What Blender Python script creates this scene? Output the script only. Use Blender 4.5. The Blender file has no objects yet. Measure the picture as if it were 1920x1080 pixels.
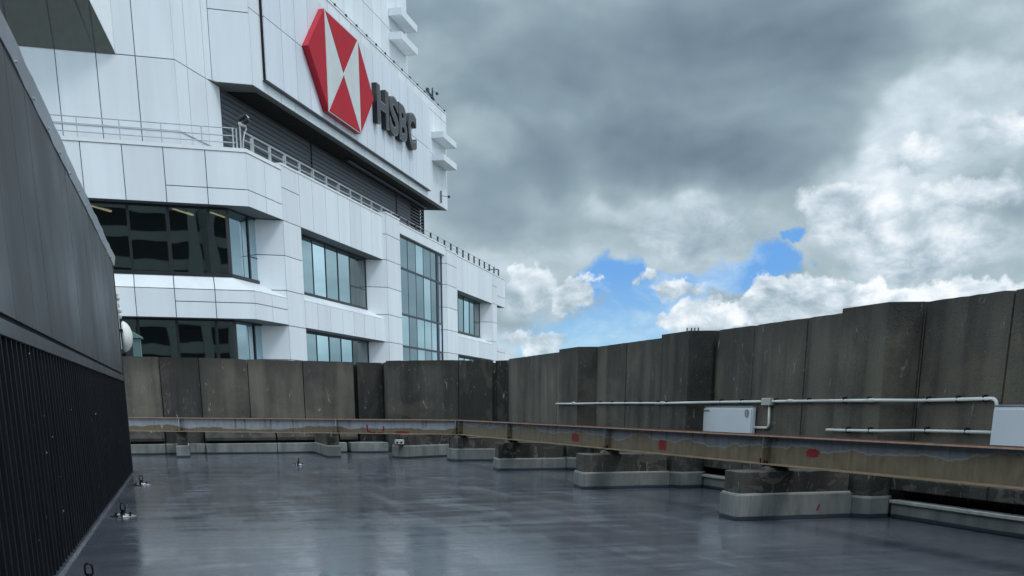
import bpy, bmesh, math, random
from mathutils import Vector, Matrix
random.seed(7)
R = math.radians
scene = bpy.context.scene
COL = scene.collection

# ------------------------------------------------------------------ camera
F = 1900.0
PITCH = math.atan(523 / F)
YAW = R(17.4)
EYE = 1.6
cam_d = bpy.data.cameras.new("camera")
cam = bpy.data.objects.new("camera", cam_d)
COL.objects.link(cam)
cam_d.sensor_width = 36
cam_d.lens = 36 * F / 1920
cam_d.shift_y = (1280 - 540) / 1920
cam_d.clip_end = 9000
cam_d.clip_start = 0.05
cam.location = (0, 0, EYE)
cam.rotation_euler = (R(90) - PITCH, 0, -YAW)
scene.camera = cam

# ------------------------------------------------------------------ node helper
class G:
    """small node graph builder"""
    def __init__(s, tree):
        s.t = tree; s.n = tree.nodes; s.l = tree.links
    def new(s, typ, **kw):
        n = s.n.new(typ)
        for k, v in kw.items(): setattr(n, k, v)
        return n
    def put(s, sock, v):
        if v is None: return
        if hasattr(v, 'is_linked'): s.l.new(v, sock)
        else:
            if isinstance(v, (tuple, list)) and len(v) == 3 and sock.type == 'RGBA': v = (*v, 1)
            sock.default_value = v
    def m(s, op, a, b=None, c=None, clamp=False):
        n = s.new('ShaderNodeMath', operation=op, use_clamp=clamp)
        for i, v in enumerate((a, b, c)): s.put(n.inputs[i], v)
        return n.outputs[0]
    def vm(s, op, a, b=None, scale=None):
        n = s.new('ShaderNodeVectorMath', operation=op)
        s.put(n.inputs[0], a); s.put(n.inputs[1], b)
        if scale is not None: s.put(n.inputs['Scale'], scale)
        return n.outputs[0]
    def noise(s, vec, scale, detail=6, rough=.55, dist=0, color=False):
        n = s.new('ShaderNodeTexNoise')
        s.put(n.inputs['Vector'], vec); n.inputs['Scale'].default_value = scale
        n.inputs['Detail'].default_value = detail; n.inputs['Roughness'].default_value = rough
        n.inputs['Distortion'].default_value = dist
        return n.outputs['Color' if color else 'Fac']
    def mapr(s, v, a, b, c=0., d=1., smooth=True):
        n = s.new('ShaderNodeMapRange', interpolation_type='SMOOTHSTEP' if smooth else 'LINEAR')
        s.put(n.inputs[0], v)
        for i, q in enumerate((a, b, c, d)): s.put(n.inputs[i + 1], q)
        return n.outputs[0]
    def mix(s, f, a, b, blend='MIX'):
        n = s.new('ShaderNodeMix', data_type='RGBA', blend_type=blend)
        s.put(n.inputs[0], f); s.put(n.inputs[6], a); s.put(n.inputs[7], b)
        return n.outputs[2]
    def ramp(s, f, stops, interp='LINEAR'):
        n = s.new('ShaderNodeValToRGB'); r = n.color_ramp; r.interpolation = interp
        while len(r.elements) < len(stops): r.elements.new(.5)
        for e, (p, c) in zip(r.elements, stops):
            e.position = p; e.color = (*c, 1) if len(c) == 3 else c
        s.put(n.inputs[0], f)
        return n.outputs[0]
    def scalev(s, vec, sc):
        return s.vm('MULTIPLY', vec, sc)

# ------------------------------------------------------------------ sky and sun
SUN_AZ, SUN_EL = R(140), R(58)      # compass angle from +Y towards +X
world = bpy.data.worlds.new("World"); scene.world = world
world.use_nodes = True
def build_sky():
    g = G(world.node_tree); g.n.clear()
    out = g.new('ShaderNodeOutputWorld'); bg = g.new('ShaderNodeBackground')
    g.l.new(bg.outputs[0], out.inputs[0])
    sky = g.new('ShaderNodeTexSky', sky_type='NISHITA')
    sky.sun_disc = False; sky.sun_elevation = SUN_EL; sky.sun_rotation = SUN_AZ
    blue = g.vm('SCALE', sky.outputs[0], None, scale=.085)
    blue = g.mix(1.0, blue, (.62, .86, 1.25), 'MULTIPLY')
    d = g.new('ShaderNodeTexCoord').outputs['Generated']
    sp = g.new('ShaderNodeSeparateXYZ'); g.l.new(d, sp.inputs[0])
    az = g.m('MULTIPLY', g.m('ARCTAN2', sp.outputs[0], sp.outputs[1]), 57.29578)
    el = g.m('MULTIPLY', g.m('ARCSINE', sp.outputs[2]), 57.29578)
    # turbulent offsets (degrees) at three sizes
    def warp(scale, detail=5, off=0):
        v = d if not off else g.vm('ADD', d, (off, off * .7, -off))
        c = g.noise(v, scale, detail, .6, 0, True)
        s = g.new('ShaderNodeSeparateColor'); g.l.new(c, s.inputs[0])
        return g.m('SUBTRACT', s.outputs[0], .5), g.m('SUBTRACT', s.outputs[1], .5)
    w1, w2, w3 = warp(4, 3), warp(15, 3, 3.1), warp(52, 5, 7.7)
    def wz(base, a1, a2, a3, i, squash=.55):
        k = 1 if i == 0 else squash
        v = g.m('MULTIPLY_ADD', w1[i], a1 * k, base)
        v = g.m('MULTIPLY_ADD', w2[i], a2 * k, v)
        return g.m('MULTIPLY_ADD', w3[i], a3 * k, v)
    azb, elb = wz(az, 13, 3.6, .7, 0), wz(el, 13, 3.6, .7, 1)          # big soft masses
    azm, elm = wz(az, 3, 4.2, 2.6, 0, .75), wz(el, 3, 4.2, 2.6, 1, .62)
    azs, els = wz(az, 0, 2.4, 2.2, 0, .85), wz(el, 0, 2.4, 2.2, 1, .85)
    def blob(A, E, a, e, ra, re, r0=.35, r1=1.25):
        x = g.m('MULTIPLY', g.m('SUBTRACT', A, a), 1 / ra)
        y = g.m('MULTIPLY', g.m('SUBTRACT', E, e), 1 / re)
        r2 = g.m('ADD', g.m('MULTIPLY', x, x), g.m('MULTIPLY', y, y))
        return g.mapr(r2, r1, r0), y
    # billow relief: noise differenced towards the light
    off = (.006, -.010, .016)
    rel = 0
    pd = g.vm('MULTIPLY', d, (1, 1, 1.7))
    def relief(scale, detail, step):
        n1 = g.noise(pd, scale, detail, .6, .3)
        n2 = g.noise(g.vm('ADD', pd, tuple(o * step for o in off)), scale, detail, .6, .3)
        return g.m('SUBTRACT', n1, n2)
    r_big, r_fine = relief(6, 3, 2.6), relief(24, 5, .9)
    soft = g.noise(pd, 3.0, 5, .5, .4)
    # ---- general overcast brightness
    B = g.m('MULTIPLY_ADD', g.m('SUBTRACT', soft, .5), .30, .565)
    # sky well away from this view (behind and above) is unseen and brightened for fill light
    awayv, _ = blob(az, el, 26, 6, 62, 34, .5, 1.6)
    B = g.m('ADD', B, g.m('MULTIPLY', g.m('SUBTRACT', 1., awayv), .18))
    for (a, e, ra, re, k) in [
        (25, 15.2, 12, 4.0, -.17), (29, 17.5, 8, 3.0, -.09), (33, 16.5, 6, 3.0, -.06), (22, 12.4, 7.5, 1.7, -.14), (29, 11.8, 4.5, 1.2, -.10), (14, 18.0, 7, 2.2, -.08),
        (15.5, 10.4, 3.4, 1.2, -.09), (22, 9.9, 4.0, .8, -.07), (50, 14, 8, 3.5, -.1), (60, 10, 9, 3, -.12),
        (15.6, 13.2, 2.6, 1.3, .12), (19.0, 7.9, 4.5, 1.0, .12), (15.5, 7.6, 3.2, .9, .07),
        (40.8, 13.6, 3.6, 1.2, .22), (38.5, 11.4, 4.2, 1.8, .20), (35.8, 10.2, 3.6, 1.6, .22), (38, 7.0, 6.0, 1.8, .18), (25.5, 10.1, 3.6, .7, .12),
        (18.5, 5.9, 4.0, 1.3, .16), (16.6, 3.3, 4, 1.3, .20), (50, 6, 9, 3, .12), (58, 4, 12, 2.2, .12)]:
        mk, _ = blob(azb, elb, a, e, ra, re, .0, 1.5)
        B = g.m('MULTIPLY_ADD', mk, k, B)
    B = g.m('MULTIPLY_ADD', r_big, .50, B)
    B = g.m('MULTIPLY_ADD', r_fine, g.mapr(B, .42, .85, .05, .34), B)
    CR = [(.0, (.10, .145, .19)), (.22, (.145, .20, .255)), (.42, (.225, .30, .355)), (.58, (.335, .425, .47)), (.76, (.52, .61, .67)), (1., (.76, .81, .86))]
    col = g.ramp(B, CR)
    # ---- openings to blue sky
    hole = None
    for (a, e, ra, re) in [(22.6, 6.2, 2.1, 1.5), (25.4, 5.6, 2.6, 1.3), (28.4, 6.2, 3.6, .85), (30.8, 6.8, 1.7, 1.05), (31.6, 8.1, .8, .5), (22.3, 3.4, 6.0, 1.7), (24.6, 4.4, 2.6, 1.7),  (-60, 12, 20, 4), (100, 14, 18, 3), (165, 30, 20, 8)]:
        mk, _ = blob(azm, elm, a, e, ra, re, .30, 1.15)
        hole = mk if hole is None else g.m('MAXIMUM', hole, mk)
    hz = g.mapr(el, .5, 7.5)
    bcol = g.mix(g.mapr(el, 2.0, 7.0), (.34, .60, .80), (.14, .36, .74))
    bcol = g.mix(.25, bcol, blue)
    wisp = g.mapr(g.noise(pd, 14, 5, .6, .5), .46, .72, 0, .55)
    bcol = g.mix(wisp, bcol, (.55, .70, .82))
    col = g.mix(hole, col, bcol)
    # ---- separate cumulus heads with lit tops
    CC = [(0, (.27, .36, .42)), (.3, (.38, .47, .53)), (.55, (.53, .61, .67)), (.8, (.70, .76, .81)), (1, (.84, .86, .88))]
    def cumulus(a, e, ra, re, lit=.0, gain=1., sz='s', soft_e=.62):
        nonlocal col
        A, E = (azs, els) if sz == 's' else (azm, elm)
        mk, y = blob(A, E, a, e, ra, re, soft_e, 1.05)
        t = g.m('MULTIPLY_ADD', y, .30 * gain, .55 + lit)
        t = g.m('MULTIPLY_ADD', r_fine, 1.9 * gain, t)
        t = g.m('MULTIPLY_ADD', r_big, 1.2 * gain, t)
        col = g.mix(mk, col, g.ramp(t, CC))
    cumulus(36.8, 11.2, 2.6, .9, .06, .7, 's', .0)
    cumulus(41.0, 12.2, 2.8, 1.0, .08, .7, 's', .0)
    cumulus(33.6, 9.9, 2.2, .8, .12, .8, 's', .1)
    cumulus(26.9, 8.7, 4.1, 1.8, -.27, .55, 'm', .1)     # grey-bellied cloud over the opening
    cumulus(34.9, 8.6, 2.7, 1.5, .05, .8, 'm', .2)
    cumulus(39.6, 9.3, 3.1, 1.1, .06, .8, 'm', .2)
    cumulus(38.2, 7.0, 4.6, 1.5, -.04, .85, 'm', .2)
    cumulus(18.3, 5.8, 1.7, 1.3, -.05, .8)
    cumulus(20.75, 5.65, 1.35, 1.25, .06, 1.)
    cumulus(24.35, 6.3, .7, .42, .0, .9, 's', .2)
    cumulus(26.0, 5.75, 1.6, .55, .10, 1., 's', .3)
    cumulus(27.6, 4.3, 2.6, .95, .06, 1.)
    cumulus(40.0, 4.7, 3.8, 1.15, .04, 1.)
    cumulus(36.0, 4.7, 3.2, 1.3, .08, 1.)
    cumulus(33.0, 4.9, 2.5, 1.35, .10, 1.)
    cumulus(30.35, 5.1, 1.2, 1.15, .16, 1.)
    cumulus(18.4, 3.3, 2.1, .62, .10, .8, 's', .2)
    cumulus(22.6, 2.2, 2.8, .35, .0, .6, 's', .1)
    # below the horizon: dull city ground colour
    col = g.mix(g.mapr(el, -1.2, -.2), (.10, .12, .13), col)
    # unseen sky overhead and behind is boosted to light the scene
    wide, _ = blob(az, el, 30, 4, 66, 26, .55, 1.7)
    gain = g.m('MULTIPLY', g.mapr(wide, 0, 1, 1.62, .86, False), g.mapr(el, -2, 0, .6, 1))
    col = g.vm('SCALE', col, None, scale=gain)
    col = g.mix(1.0, col, (.985, 1.0, 1.01), 'MULTIPLY')
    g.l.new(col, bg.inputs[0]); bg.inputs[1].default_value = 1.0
build_sky()

sun_d = bpy.data.lights.new("sun", 'SUN'); sun = bpy.data.objects.new("sun", sun_d); COL.objects.link(sun)
sun_d.energy = 0.9; sun_d.angle = R(14); sun_d.color = (1, .97, .93)
sdir = Vector((math.sin(SUN_AZ) * math.cos(SUN_EL), math.cos(SUN_AZ) * math.cos(SUN_EL), math.sin(SUN_EL)))
sun.rotation_euler = sdir.to_track_quat('Z', 'Y').to_euler()
sun.location = (0, -10, 60)
scene.view_settings.view_transform = 'Standard'; scene.view_settings.look = 'None'
scene.view_settings.exposure = 0.42; scene.view_settings.gamma = 1

# ------------------------------------------------------------------ materials
def mat(name):
    m = bpy.data.materials.new(name); m.use_nodes = True
    g = G(m.node_tree); b = m.node_tree.nodes['Principled BSDF']
    return m, g, b
def pos(g): return g.new('ShaderNodeNewGeometry').outputs['Position']
def objc(g): return g.new('ShaderNodeTexCoord').outputs['Object']
def rnd(g): return g.new('ShaderNodeNewGeometry').outputs['Random Per Island']
def bump(g, b, h, strength=.3, dist=.02):
    n = g.new('ShaderNodeBump'); n.inputs['Strength'].default_value = strength; n.inputs['Distance'].default_value = dist
    g.put(n.inputs['Height'], h); g.l.new(n.outputs[0], b.inputs['Normal'])
def plain(name, c, rough=.5, metal=0, var=.12, scale=3.):
    m, g, b = mat(name)
    n = g.noise(pos(g), scale, 5, .6)
    f = g.mapr(n, .25, .75, 1 - var, 1 + var, False)
    cc = g.vm('SCALE', (c[0], c[1], c[2]), None, scale=f)
    g.l.new(cc, b.inputs['Base Color'])
    b.inputs['Metallic'].default_value = metal
    g.put(b.inputs['Roughness'], g.mapr(n, .2, .8, rough * .8, min(1, rough * 1.2), False))
    return m

def concrete(name, dark, mid, light, pale=.5, patch=.35, dark_south=False, rough_marks=False):
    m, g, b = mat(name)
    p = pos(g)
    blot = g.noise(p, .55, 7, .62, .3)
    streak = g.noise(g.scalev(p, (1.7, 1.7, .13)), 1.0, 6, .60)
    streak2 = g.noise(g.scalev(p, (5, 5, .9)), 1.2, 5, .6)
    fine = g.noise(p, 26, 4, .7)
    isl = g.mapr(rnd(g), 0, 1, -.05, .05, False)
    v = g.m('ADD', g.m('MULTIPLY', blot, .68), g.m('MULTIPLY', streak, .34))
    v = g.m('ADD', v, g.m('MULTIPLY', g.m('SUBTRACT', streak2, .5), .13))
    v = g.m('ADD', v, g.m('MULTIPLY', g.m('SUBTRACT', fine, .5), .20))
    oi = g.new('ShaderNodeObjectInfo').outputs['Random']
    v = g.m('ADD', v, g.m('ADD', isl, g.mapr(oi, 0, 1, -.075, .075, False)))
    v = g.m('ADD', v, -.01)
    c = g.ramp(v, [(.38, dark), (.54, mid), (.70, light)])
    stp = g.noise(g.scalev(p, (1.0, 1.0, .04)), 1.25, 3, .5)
    c = g.mix(g.mapr(stp, .44, .64, 0, .34), c, tuple(q * 1.35 for q in light) if not dark_south else light)
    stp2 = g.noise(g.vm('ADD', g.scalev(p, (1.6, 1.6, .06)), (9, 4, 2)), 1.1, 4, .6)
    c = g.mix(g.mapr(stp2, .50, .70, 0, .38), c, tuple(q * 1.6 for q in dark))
    # black lichen towards the weathered top edge
    sp = g.new('ShaderNodeSeparateXYZ'); g.l.new(p, sp.inputs[0])
    top = g.mapr(g.m('ADD', sp.outputs[2], g.m('MULTIPLY', g.m('SUBTRACT', streak, .5), 1.6)), 2.45, 3.15)
    c = g.mix(g.m('MULTIPLY', top, .62), c, dark)
    dr = g.noise(g.scalev(p, (2.2, 2.2, .12)), 1.2, 4, .6)
    drm = g.m('MULTIPLY', g.mapr(dr, .50, .72), g.mapr(sp.outputs[2], 1.2, 3.0, .05, .45, False))
    c = g.mix(drm, c, dark)
    # pale lime run-marks and scrapes
    lm = g.noise(g.scalev(p, (3.2, 3.2, 1.1)), 2.2, 9, .72, .6)
    lmk = g.m('MULTIPLY', g.mapr(lm, .60, .69), pale)
    c = g.mix(lmk, c, (.26, .255, .235))
    rg = g.noise(g.scalev(p, (7, 7, 2.4)), 2.0, 8, .75, 1.5)
    rz = g.mapr(g.noise(p, 1.1, 3, .5), .48, .60)
    c = g.mix(g.m('MULTIPLY', g.m('MULTIPLY', g.mapr(rg, .62, .67), rz), pale * .4), c, (.34, .33, .31))
    pt = g.noise(p, .8, 3, .5, 1.2)
    c = g.mix(g.mapr(pt, .60, .68, 0, patch), c, (.125, .108, .072))
    if rough_marks:
        q1 = g.noise(g.scalev(p, (1.6, 1.6, 2.6)), 1.6, 8, .62, .9)
        c = g.mix(g.mapr(q1, .535, .56, 0, .62), c, (.098, .093, .080))
        q2 = g.noise(g.scalev(p, (4, 4, .8)), 1.9, 7, .7, .4)
        c = g.mix(g.mapr(q2, .60, .64, 0, .7), c, (.21, .215, .20))
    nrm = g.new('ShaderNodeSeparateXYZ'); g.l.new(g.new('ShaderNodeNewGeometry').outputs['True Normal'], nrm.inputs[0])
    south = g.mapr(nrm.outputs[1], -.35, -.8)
    if dark_south: c = g.mix(g.m('MULTIPLY', south, g.mapr(blot, .35, .6, .75, .15)), c, dark)  # faces turned towards -Y are mixed darker
    speck = g.mapr(g.noise(p, 60, 2, .5), .70, .76, 0, .5)
    c = g.mix(speck, c, (.33, .33, .31))
    g.l.new(c, b.inputs['Base Color'])
    g.put(b.inputs['Roughness'], g.mapr(blot, .3, .7, .62, .92))
    bump(g, b, g.m('ADD', fine, g.m('MULTIPLY', lm, .8)), .55, .02)
    return m

def panel_white(name, c=(.70, .735, .765)):
    m, g, b = mat(name)
    p = pos(g)
    isl = g.mapr(rnd(g), 0, 1, .93, 1.04, False)
    st = g.noise(g.scalev(p, (.7, .7, .07)), 1.2, 5, .6)
    st2 = g.noise(g.scalev(p, (2.4, 2.4, .12)), 1.3, 5, .65)
    f = g.m('MULTIPLY', g.m('MULTIPLY', isl, g.mapr(st, .3, .75, 1.03, .90, False)), g.mapr(st2, .58, .78, 1., .93))
    col = g.vm('SCALE', c, None, scale=f)
    g.l.new(col, b.inputs['Base Color']); b.inputs['Roughness'].default_value = .38
    b.inputs['Specular IOR Level'].default_value = .4
    bump(g, b, g.noise(p, .5, 2, .5), .08, .1)
    return m

def glass(name, tint=(.02, .03, .032), refl=.5, wave=.4, see=.0, rc=(.75, .86, .9)):
    m, g, b = mat(name)
    p = pos(g)
    g.n.remove(b)
    out = [n for n in g.n if n.type == 'OUTPUT_MATERIAL'][0]
    isl = rnd(g)
    shift = g.vm('SCALE', (7., 3., 5.), None, scale=isl)
    pp = g.vm('ADD', p, shift)
    n = g.noise(g.scalev(pp, (1, 1, .55)), .55, 1, .4)
    bm = g.new('ShaderNodeBump'); bm.inputs['Strength'].default_value = wave; bm.inputs['Distance'].default_value = .06
    g.l.new(n, bm.inputs['Height'])
    gl = g.new('ShaderNodeBsdfGlossy'); gl.inputs['Roughness'].default_value = .015
    g.put(gl.inputs['Color'], rc); g.l.new(bm.outputs[0], gl.inputs['Normal'])
    df = g.new('ShaderNodeBsdfDiffuse'); g.put(df.inputs['Color'], tint)
    base = df.outputs[0]
    if see > 0:
        tr = g.new('ShaderNodeBsdfTransparent'); g.put(tr.inputs['Color'], (.26, .30, .29))
        mx = g.new('ShaderNodeMixShader'); mx.inputs[0].default_value = see
        g.l.new(base, mx.inputs[1]); g.l.new(tr.outputs[0], mx.inputs[2]); base = mx.outputs[0]
    fr = g.new('ShaderNodeFresnel'); fr.inputs['IOR'].default_value = 1.5
    fac = g.m('ADD', g.m('MULTIPLY', fr.outputs[0], 1 - refl), refl, clamp=True)
    m2 = g.new('ShaderNodeMixShader'); g.l.new(fac, m2.inputs[0]); g.l.new(base, m2.inputs[1]); g.l.new(gl.outputs[0], m2.inputs[2])
    g.l.new(m2.outputs[0], out.inputs['Surface'])
    return m

def membrane(name):
    m, g, b = mat(name)
    p = pos(g)
    big = g.noise(p, .22, 6, .6, .6)
    rl = g.noise(g.scalev(p, (.35, 1.5, 1)), 1.3, 8, .68, .4)          # roller strokes across the roof
    rl2 = g.noise(g.scalev(p, (1.6, .35, 1)), 1.1, 7, .65, .3)
    fine = g.noise(p, 30, 4, .7)
    c = g.ramp(g.m('ADD', g.m('MULTIPLY', big, .5), g.m('MULTIPLY', rl, .5)), [(.32, (.062, .069, .086)), (.52, (.080, .088, .108)), (.70, (.102, .111, .132))])
    sp = g.new('ShaderNodeSeparateXYZ'); g.l.new(g.vm('ADD', p, g.vm('SCALE', g.noise(p, 2.2, 4, .6, 0, True), None, scale=.10)), sp.inputs[0])
    def laps(coord, period, phase):
        f = g.m('FRACT', g.m('ADD', g.m('DIVIDE', coord, period), phase))
        return g.mapr(g.m('ABSOLUTE', g.m('SUBTRACT', f, .5)), .0, .012, 1, 0)
    tide = g.noise(p, .9, 6, .62, .8)
    tm = g.mapr(g.m('ABSOLUTE', g.m('SUBTRACT', tide, .52)), .0, .012, .35, 0)
    c = g.mix(g.m('MULTIPLY', tm, g.mapr(big, .45, .6)), c, (.12, .135, .155))
    ln = g.m('MAXIMUM', laps(sp.outputs[1], 3.1, .36), laps(sp.outputs[0], 4.4, .30))
    lnm = g.m('MULTIPLY', ln, g.mapr(g.noise(p, 1.3, 5, .7), .46, .62, 0, .6))
    c = g.mix(lnm, c, (.17, .185, .20))
    sc = g.mapr(g.noise(g.scalev(p, (1., 4, 1)), 2.6, 9, .75, 1.), .67, .73, 0, .45)
    c = g.mix(g.m('MULTIPLY', sc, g.mapr(g.noise(p, .5, 3, .5), .48, .62)), c, (.16, .175, .19))
    g.l.new(c, b.inputs['Base Color'])
    rough = g.m('ADD', g.mapr(rl, .36, .64, .08, .19), g.mapr(rl2, .42, .66, -.02, .09))
    g.l.new(rough, b.inputs['Roughness'])
    b.inputs['Specular IOR Level'].default_value = .85
    h = g.m('ADD', g.m('MULTIPLY', rl, 1.0), g.m('ADD', g.m('MULTIPLY', fine, .16), g.m('MULTIPLY', g.noise(p, 5, 5, .6), .5)))
    bump(g, b, h, .085, .03)
    return m

def beam_paint(name, lvl=.995, amp=.75, wt=((.12, .135, .155), (.20, .215, .235))):
    """grey-white paint over tan primer on the beam's web, paint lost towards the lower edge"""
    m, g, b = mat(name)
    p = pos(g)
    sp = g.new('ShaderNodeSeparateXYZ'); g.l.new(p, sp.inputs[0])
    wob = g.noise(g.scalev(p, (1, 1, .2)), .62, 3, .5, .3)
    wob2 = g.noise(g.scalev(p, (1, 1, .35)), 4.5, 6, .62, .5)
    z = g.m('ADD', sp.outputs[2], g.m('ADD', g.m('MULTIPLY', g.m('SUBTRACT', wob, .5), -amp), g.m('MULTIPLY', g.m('SUBTRACT', wob2, .5), -.11)))
    f = g.mapr(z, lvl - .008, lvl + .008)
    n = g.noise(g.scalev(p, (3, 3, 1.2)), 3, 7, .65)
    tan = g.ramp(n, [(.3, (.125, .10, .066)), (.6, (.195, .155, .102)), (.75, (.235, .19, .135))])
    white = g.ramp(n, [(.3, wt[0]), (.7, wt[1])])
    c = g.mix(f, tan, white)
    # long pale drips running down over the primer, and rust weeping from the top flange
    dp = g.noise(g.scalev(p, (1, 1, .12)), 3.4, 3, .5)
    dm = g.m('MULTIPLY', g.mapr(dp, .66, .70), g.mapr(sp.outputs[2], .82, .95, 0, .9))
    c = g.mix(dm, c, white)
    rw = g.noise(g.scalev(p, (1, 1, .08)), 6, 5, .65)
    rm = g.m('MULTIPLY', g.mapr(rw, .54, .68), g.mapr(sp.outputs[2], .80, 1.15, .35, .75, False))
    c = g.mix(rm, c, (.085, .055, .038))
    edge = g.m('MULTIPLY', g.mapr(g.m('ABSOLUTE', g.m('SUBTRACT', z, lvl)), 0, .018, 1, 0), .35)
    c = g.mix(edge, c, (.42, .44, .46))
    scr = g.mapr(g.noise(g.scalev(p, (5, 5, 2)), 2.4, 8, .7, 1.4), .66, .70, 0, .6)
    c = g.mix(scr, c, (.07, .05, .032))
    g.l.new(c, b.inputs['Base Color']); b.inputs['Roughness'].default_value = .6
    bump(g, b, n, .2, .01)
    return m

M = {}
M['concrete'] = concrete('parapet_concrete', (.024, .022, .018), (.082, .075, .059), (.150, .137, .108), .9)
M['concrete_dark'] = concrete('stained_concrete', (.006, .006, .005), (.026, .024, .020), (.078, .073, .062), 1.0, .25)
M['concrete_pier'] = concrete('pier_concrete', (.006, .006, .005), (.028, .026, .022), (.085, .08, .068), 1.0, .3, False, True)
M['concrete_pil'] = concrete('dark_sided_lichen_concrete', (.007, .007, .006), (.048, .045, .037), (.125, .116, .092), .8, .15, True)
M['skirt'] = plain('upstand_paint', (.27, .285, .275), .55, 0, .0)
def skirt_mat(m):
    g = G(m.node_tree); b = m.node_tree.nodes['Principled BSDF']
    p = pos(g); sp = g.new('ShaderNodeSeparateXYZ'); g.l.new(p, sp.inputs[0])
    st = g.noise(g.scalev(p, (2.2, 2.2, .5)), 1.4, 6, .6)
    c = g.ramp(st, [(.28, (.10, .108, .10)), (.50, (.19, .203, .195)), (.70, (.27, .285, .275))])
    bl = g.noise(p, 1.1, 5, .6)
    dl = g.mapr(g.noise(g.scalev(p, (9, 9, .35)), 1.3, 4, .6), .63, .70, 0, .7)
    c = g.mix(dl, c, (.07, .075, .065))
    wl = g.mapr(g.noise(g.scalev(p, (6, 6, .8)), 2.1, 6, .7), .66, .71, 0, .6)
    c = g.mix(wl, c, (.42, .43, .42))
    c = g.mix(g.mapr(bl, .4, .7, 0, .5), c, (.13, .135, .125))
    lip = g.mapr(g.m('ADD', sp.outputs[2], g.m('MULTIPLY', g.m('SUBTRACT', bl, .5), .03)), .055, .062)
    c = g.mix(lip, (.030, .038, .056), c)
    g.l.new(c, b.inputs['Base Color'])
    bump(g, b, g.noise(p, 9, 5, .6), .3, .01)
skirt_mat(M['skirt'])
M['lip'] = plain('sealant_lip', (.36, .37, .355), .6, 0, .3, 8.)
M['membrane'] = membrane('roof_membrane')
M['white'] = panel_white('white_cladding', (.755, .795, .83))
M['white_b'] = panel_white('sign_backing', (.70, .74, .80))
M['joint'] = plain('panel_joint', (.13, .15, .17), .7)
M['coping'] = plain('coping_white', (.78, .80, .81), .35, 0, .05)
M['frame'] = plain('dark_frame', (.012, .014, .018), .35, 0, .2)
M['glass_b'] = glass('reflective_glass', (.015, .025, .03), .55, .05, 0, (.72, .93, 1.0))
M['glass_d'] = glass('bay_glass', (.008, .011, .012), .24, .10, .8, (.55, .64, .63))
M['glass_c'] = glass('curtain_glass', (.04, .06, .07), .40, .06, 0, (.74, .92, .98))
M['louvre'] = plain('dark_louvre', (.085, .085, .098), .45, .2, .15)
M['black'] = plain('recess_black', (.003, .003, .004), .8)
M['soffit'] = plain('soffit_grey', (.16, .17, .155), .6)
M['rail'] = plain('galvanised_rail', (.42, .44, .45), .45, .4)
M['rail_dark'] = plain('dark_rail', (.05, .055, .075), .45, .2)
M['red'] = plain('sign_red', (.42, .014, .028), .6, 0, .16, 1.2)
M['red_side'] = plain('sign_red_edge', (.46, .02, .04), .35)
M['sign_white'] = plain('sign_white', (.58, .60, .60), .4, 0, .08, 1.)
M['letter'] = plain('letter_black', (.030, .033, .042), .3)
M['letter_side'] = plain('letter_side', (.006, .006, .008), .4)
M['battens'] = None
M['flash'] = plain('zinc_flashing', (.30, .315, .34), .35, .5, .25, 2.)
M['rust'] = plain('rusty_steel', (.045, .021, .015), .85, 0, .5, 9.)
M['edge'] = plain('worn_flange_edge', (.42, .26, .18), .6, 0, .3, 7.)
M['tan'] = plain('tan_primer', (.27, .20, .125), .65, 0, .3, 6.)
M['beam'] = beam_paint('beam_web_paint', 1.01, .50)
M['beam_far'] = beam_paint('pale_beam_web_paint', .895, .55, ((.28, .30, .33), (.42, .44, .47)))
M['spray'] = plain('red_spray_paint', (.22, .010, .012), .7, 0, .45, 25.)
M['pvc'] = plain('white_pvc', (.62, .64, .62), .4, 0, .12)
M['box_grey'] = plain('grey_plastic', (.42, .42, .38), .5)
M['clip'] = plain('black_clip', (.012, .012, .012), .5)
M['cabinet'] = plain('cabinet_white', (.63, .68, .73), .35, 0, .05, 1.)
M['cabinet_dark'] = plain('badge_grey', (.20, .22, .24), .4)
M['iron'] = plain('anchor_iron', (.012, .010, .012), .4, .5)
M['foil'] = plain('crinkled_foil', (.36, .35, .37), .2, 1., .5, 40.)
M['dome'] = plain('radome_white', (.70, .71, .67), .4)
M['teal'] = plain('teal_metal', (.12, .21, .20), .5)
M['ground'] = plain('city_ground', (.10, .11, .10), .9, 0, .5, .02)
M['far_wall'] = plain('tower_spandrel', (.33, .35, .34), .7)
M['far_glass'] = plain('tower_window', (.010, .012, .016), .3)
M['carpet'] = plain('office_floor', (.05, .05, .05), .9)
M['ceil'] = plain('office_ceiling', (.10, .105, .10), .9)
def lamp_mat():
    m, g, b = mat('fluorescent_tube')
    b.inputs['Base Color'].default_value = (.8, .75, .5, 1)
    b.inputs['Emission Color'].default_value = (1, .86, .52, 1); b.inputs['Emission Strength'].default_value = 1.0
    return m
M['lamp'] = lamp_mat()
def batten_mat():
    m, g, b = mat('black_battens')
    p = pos(g)
    n = g.noise(g.scalev(p, (4, 4, .5)), 2, 6, .6)
    c = g.ramp(n, [(.3, (.003, .004, .006)), (.7, (.010, .013, .018))])
    s1 = g.mapr(g.noise(g.scalev(p, (1, 1, .7)), 32, 2, .5), .75, .76)
    zone = g.mapr(g.noise(p, .6, 3, .5), .42, .55)
    c = g.mix(g.m('MULTIPLY', s1, zone), c, (.55, .52, .47))
    g.l.new(c, b.inputs['Base Color']); b.inputs['Roughness'].default_value = .55; b.inputs['Specular IOR Level'].default_value = .12
    return m
M['battens'] = batten_mat()
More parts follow.
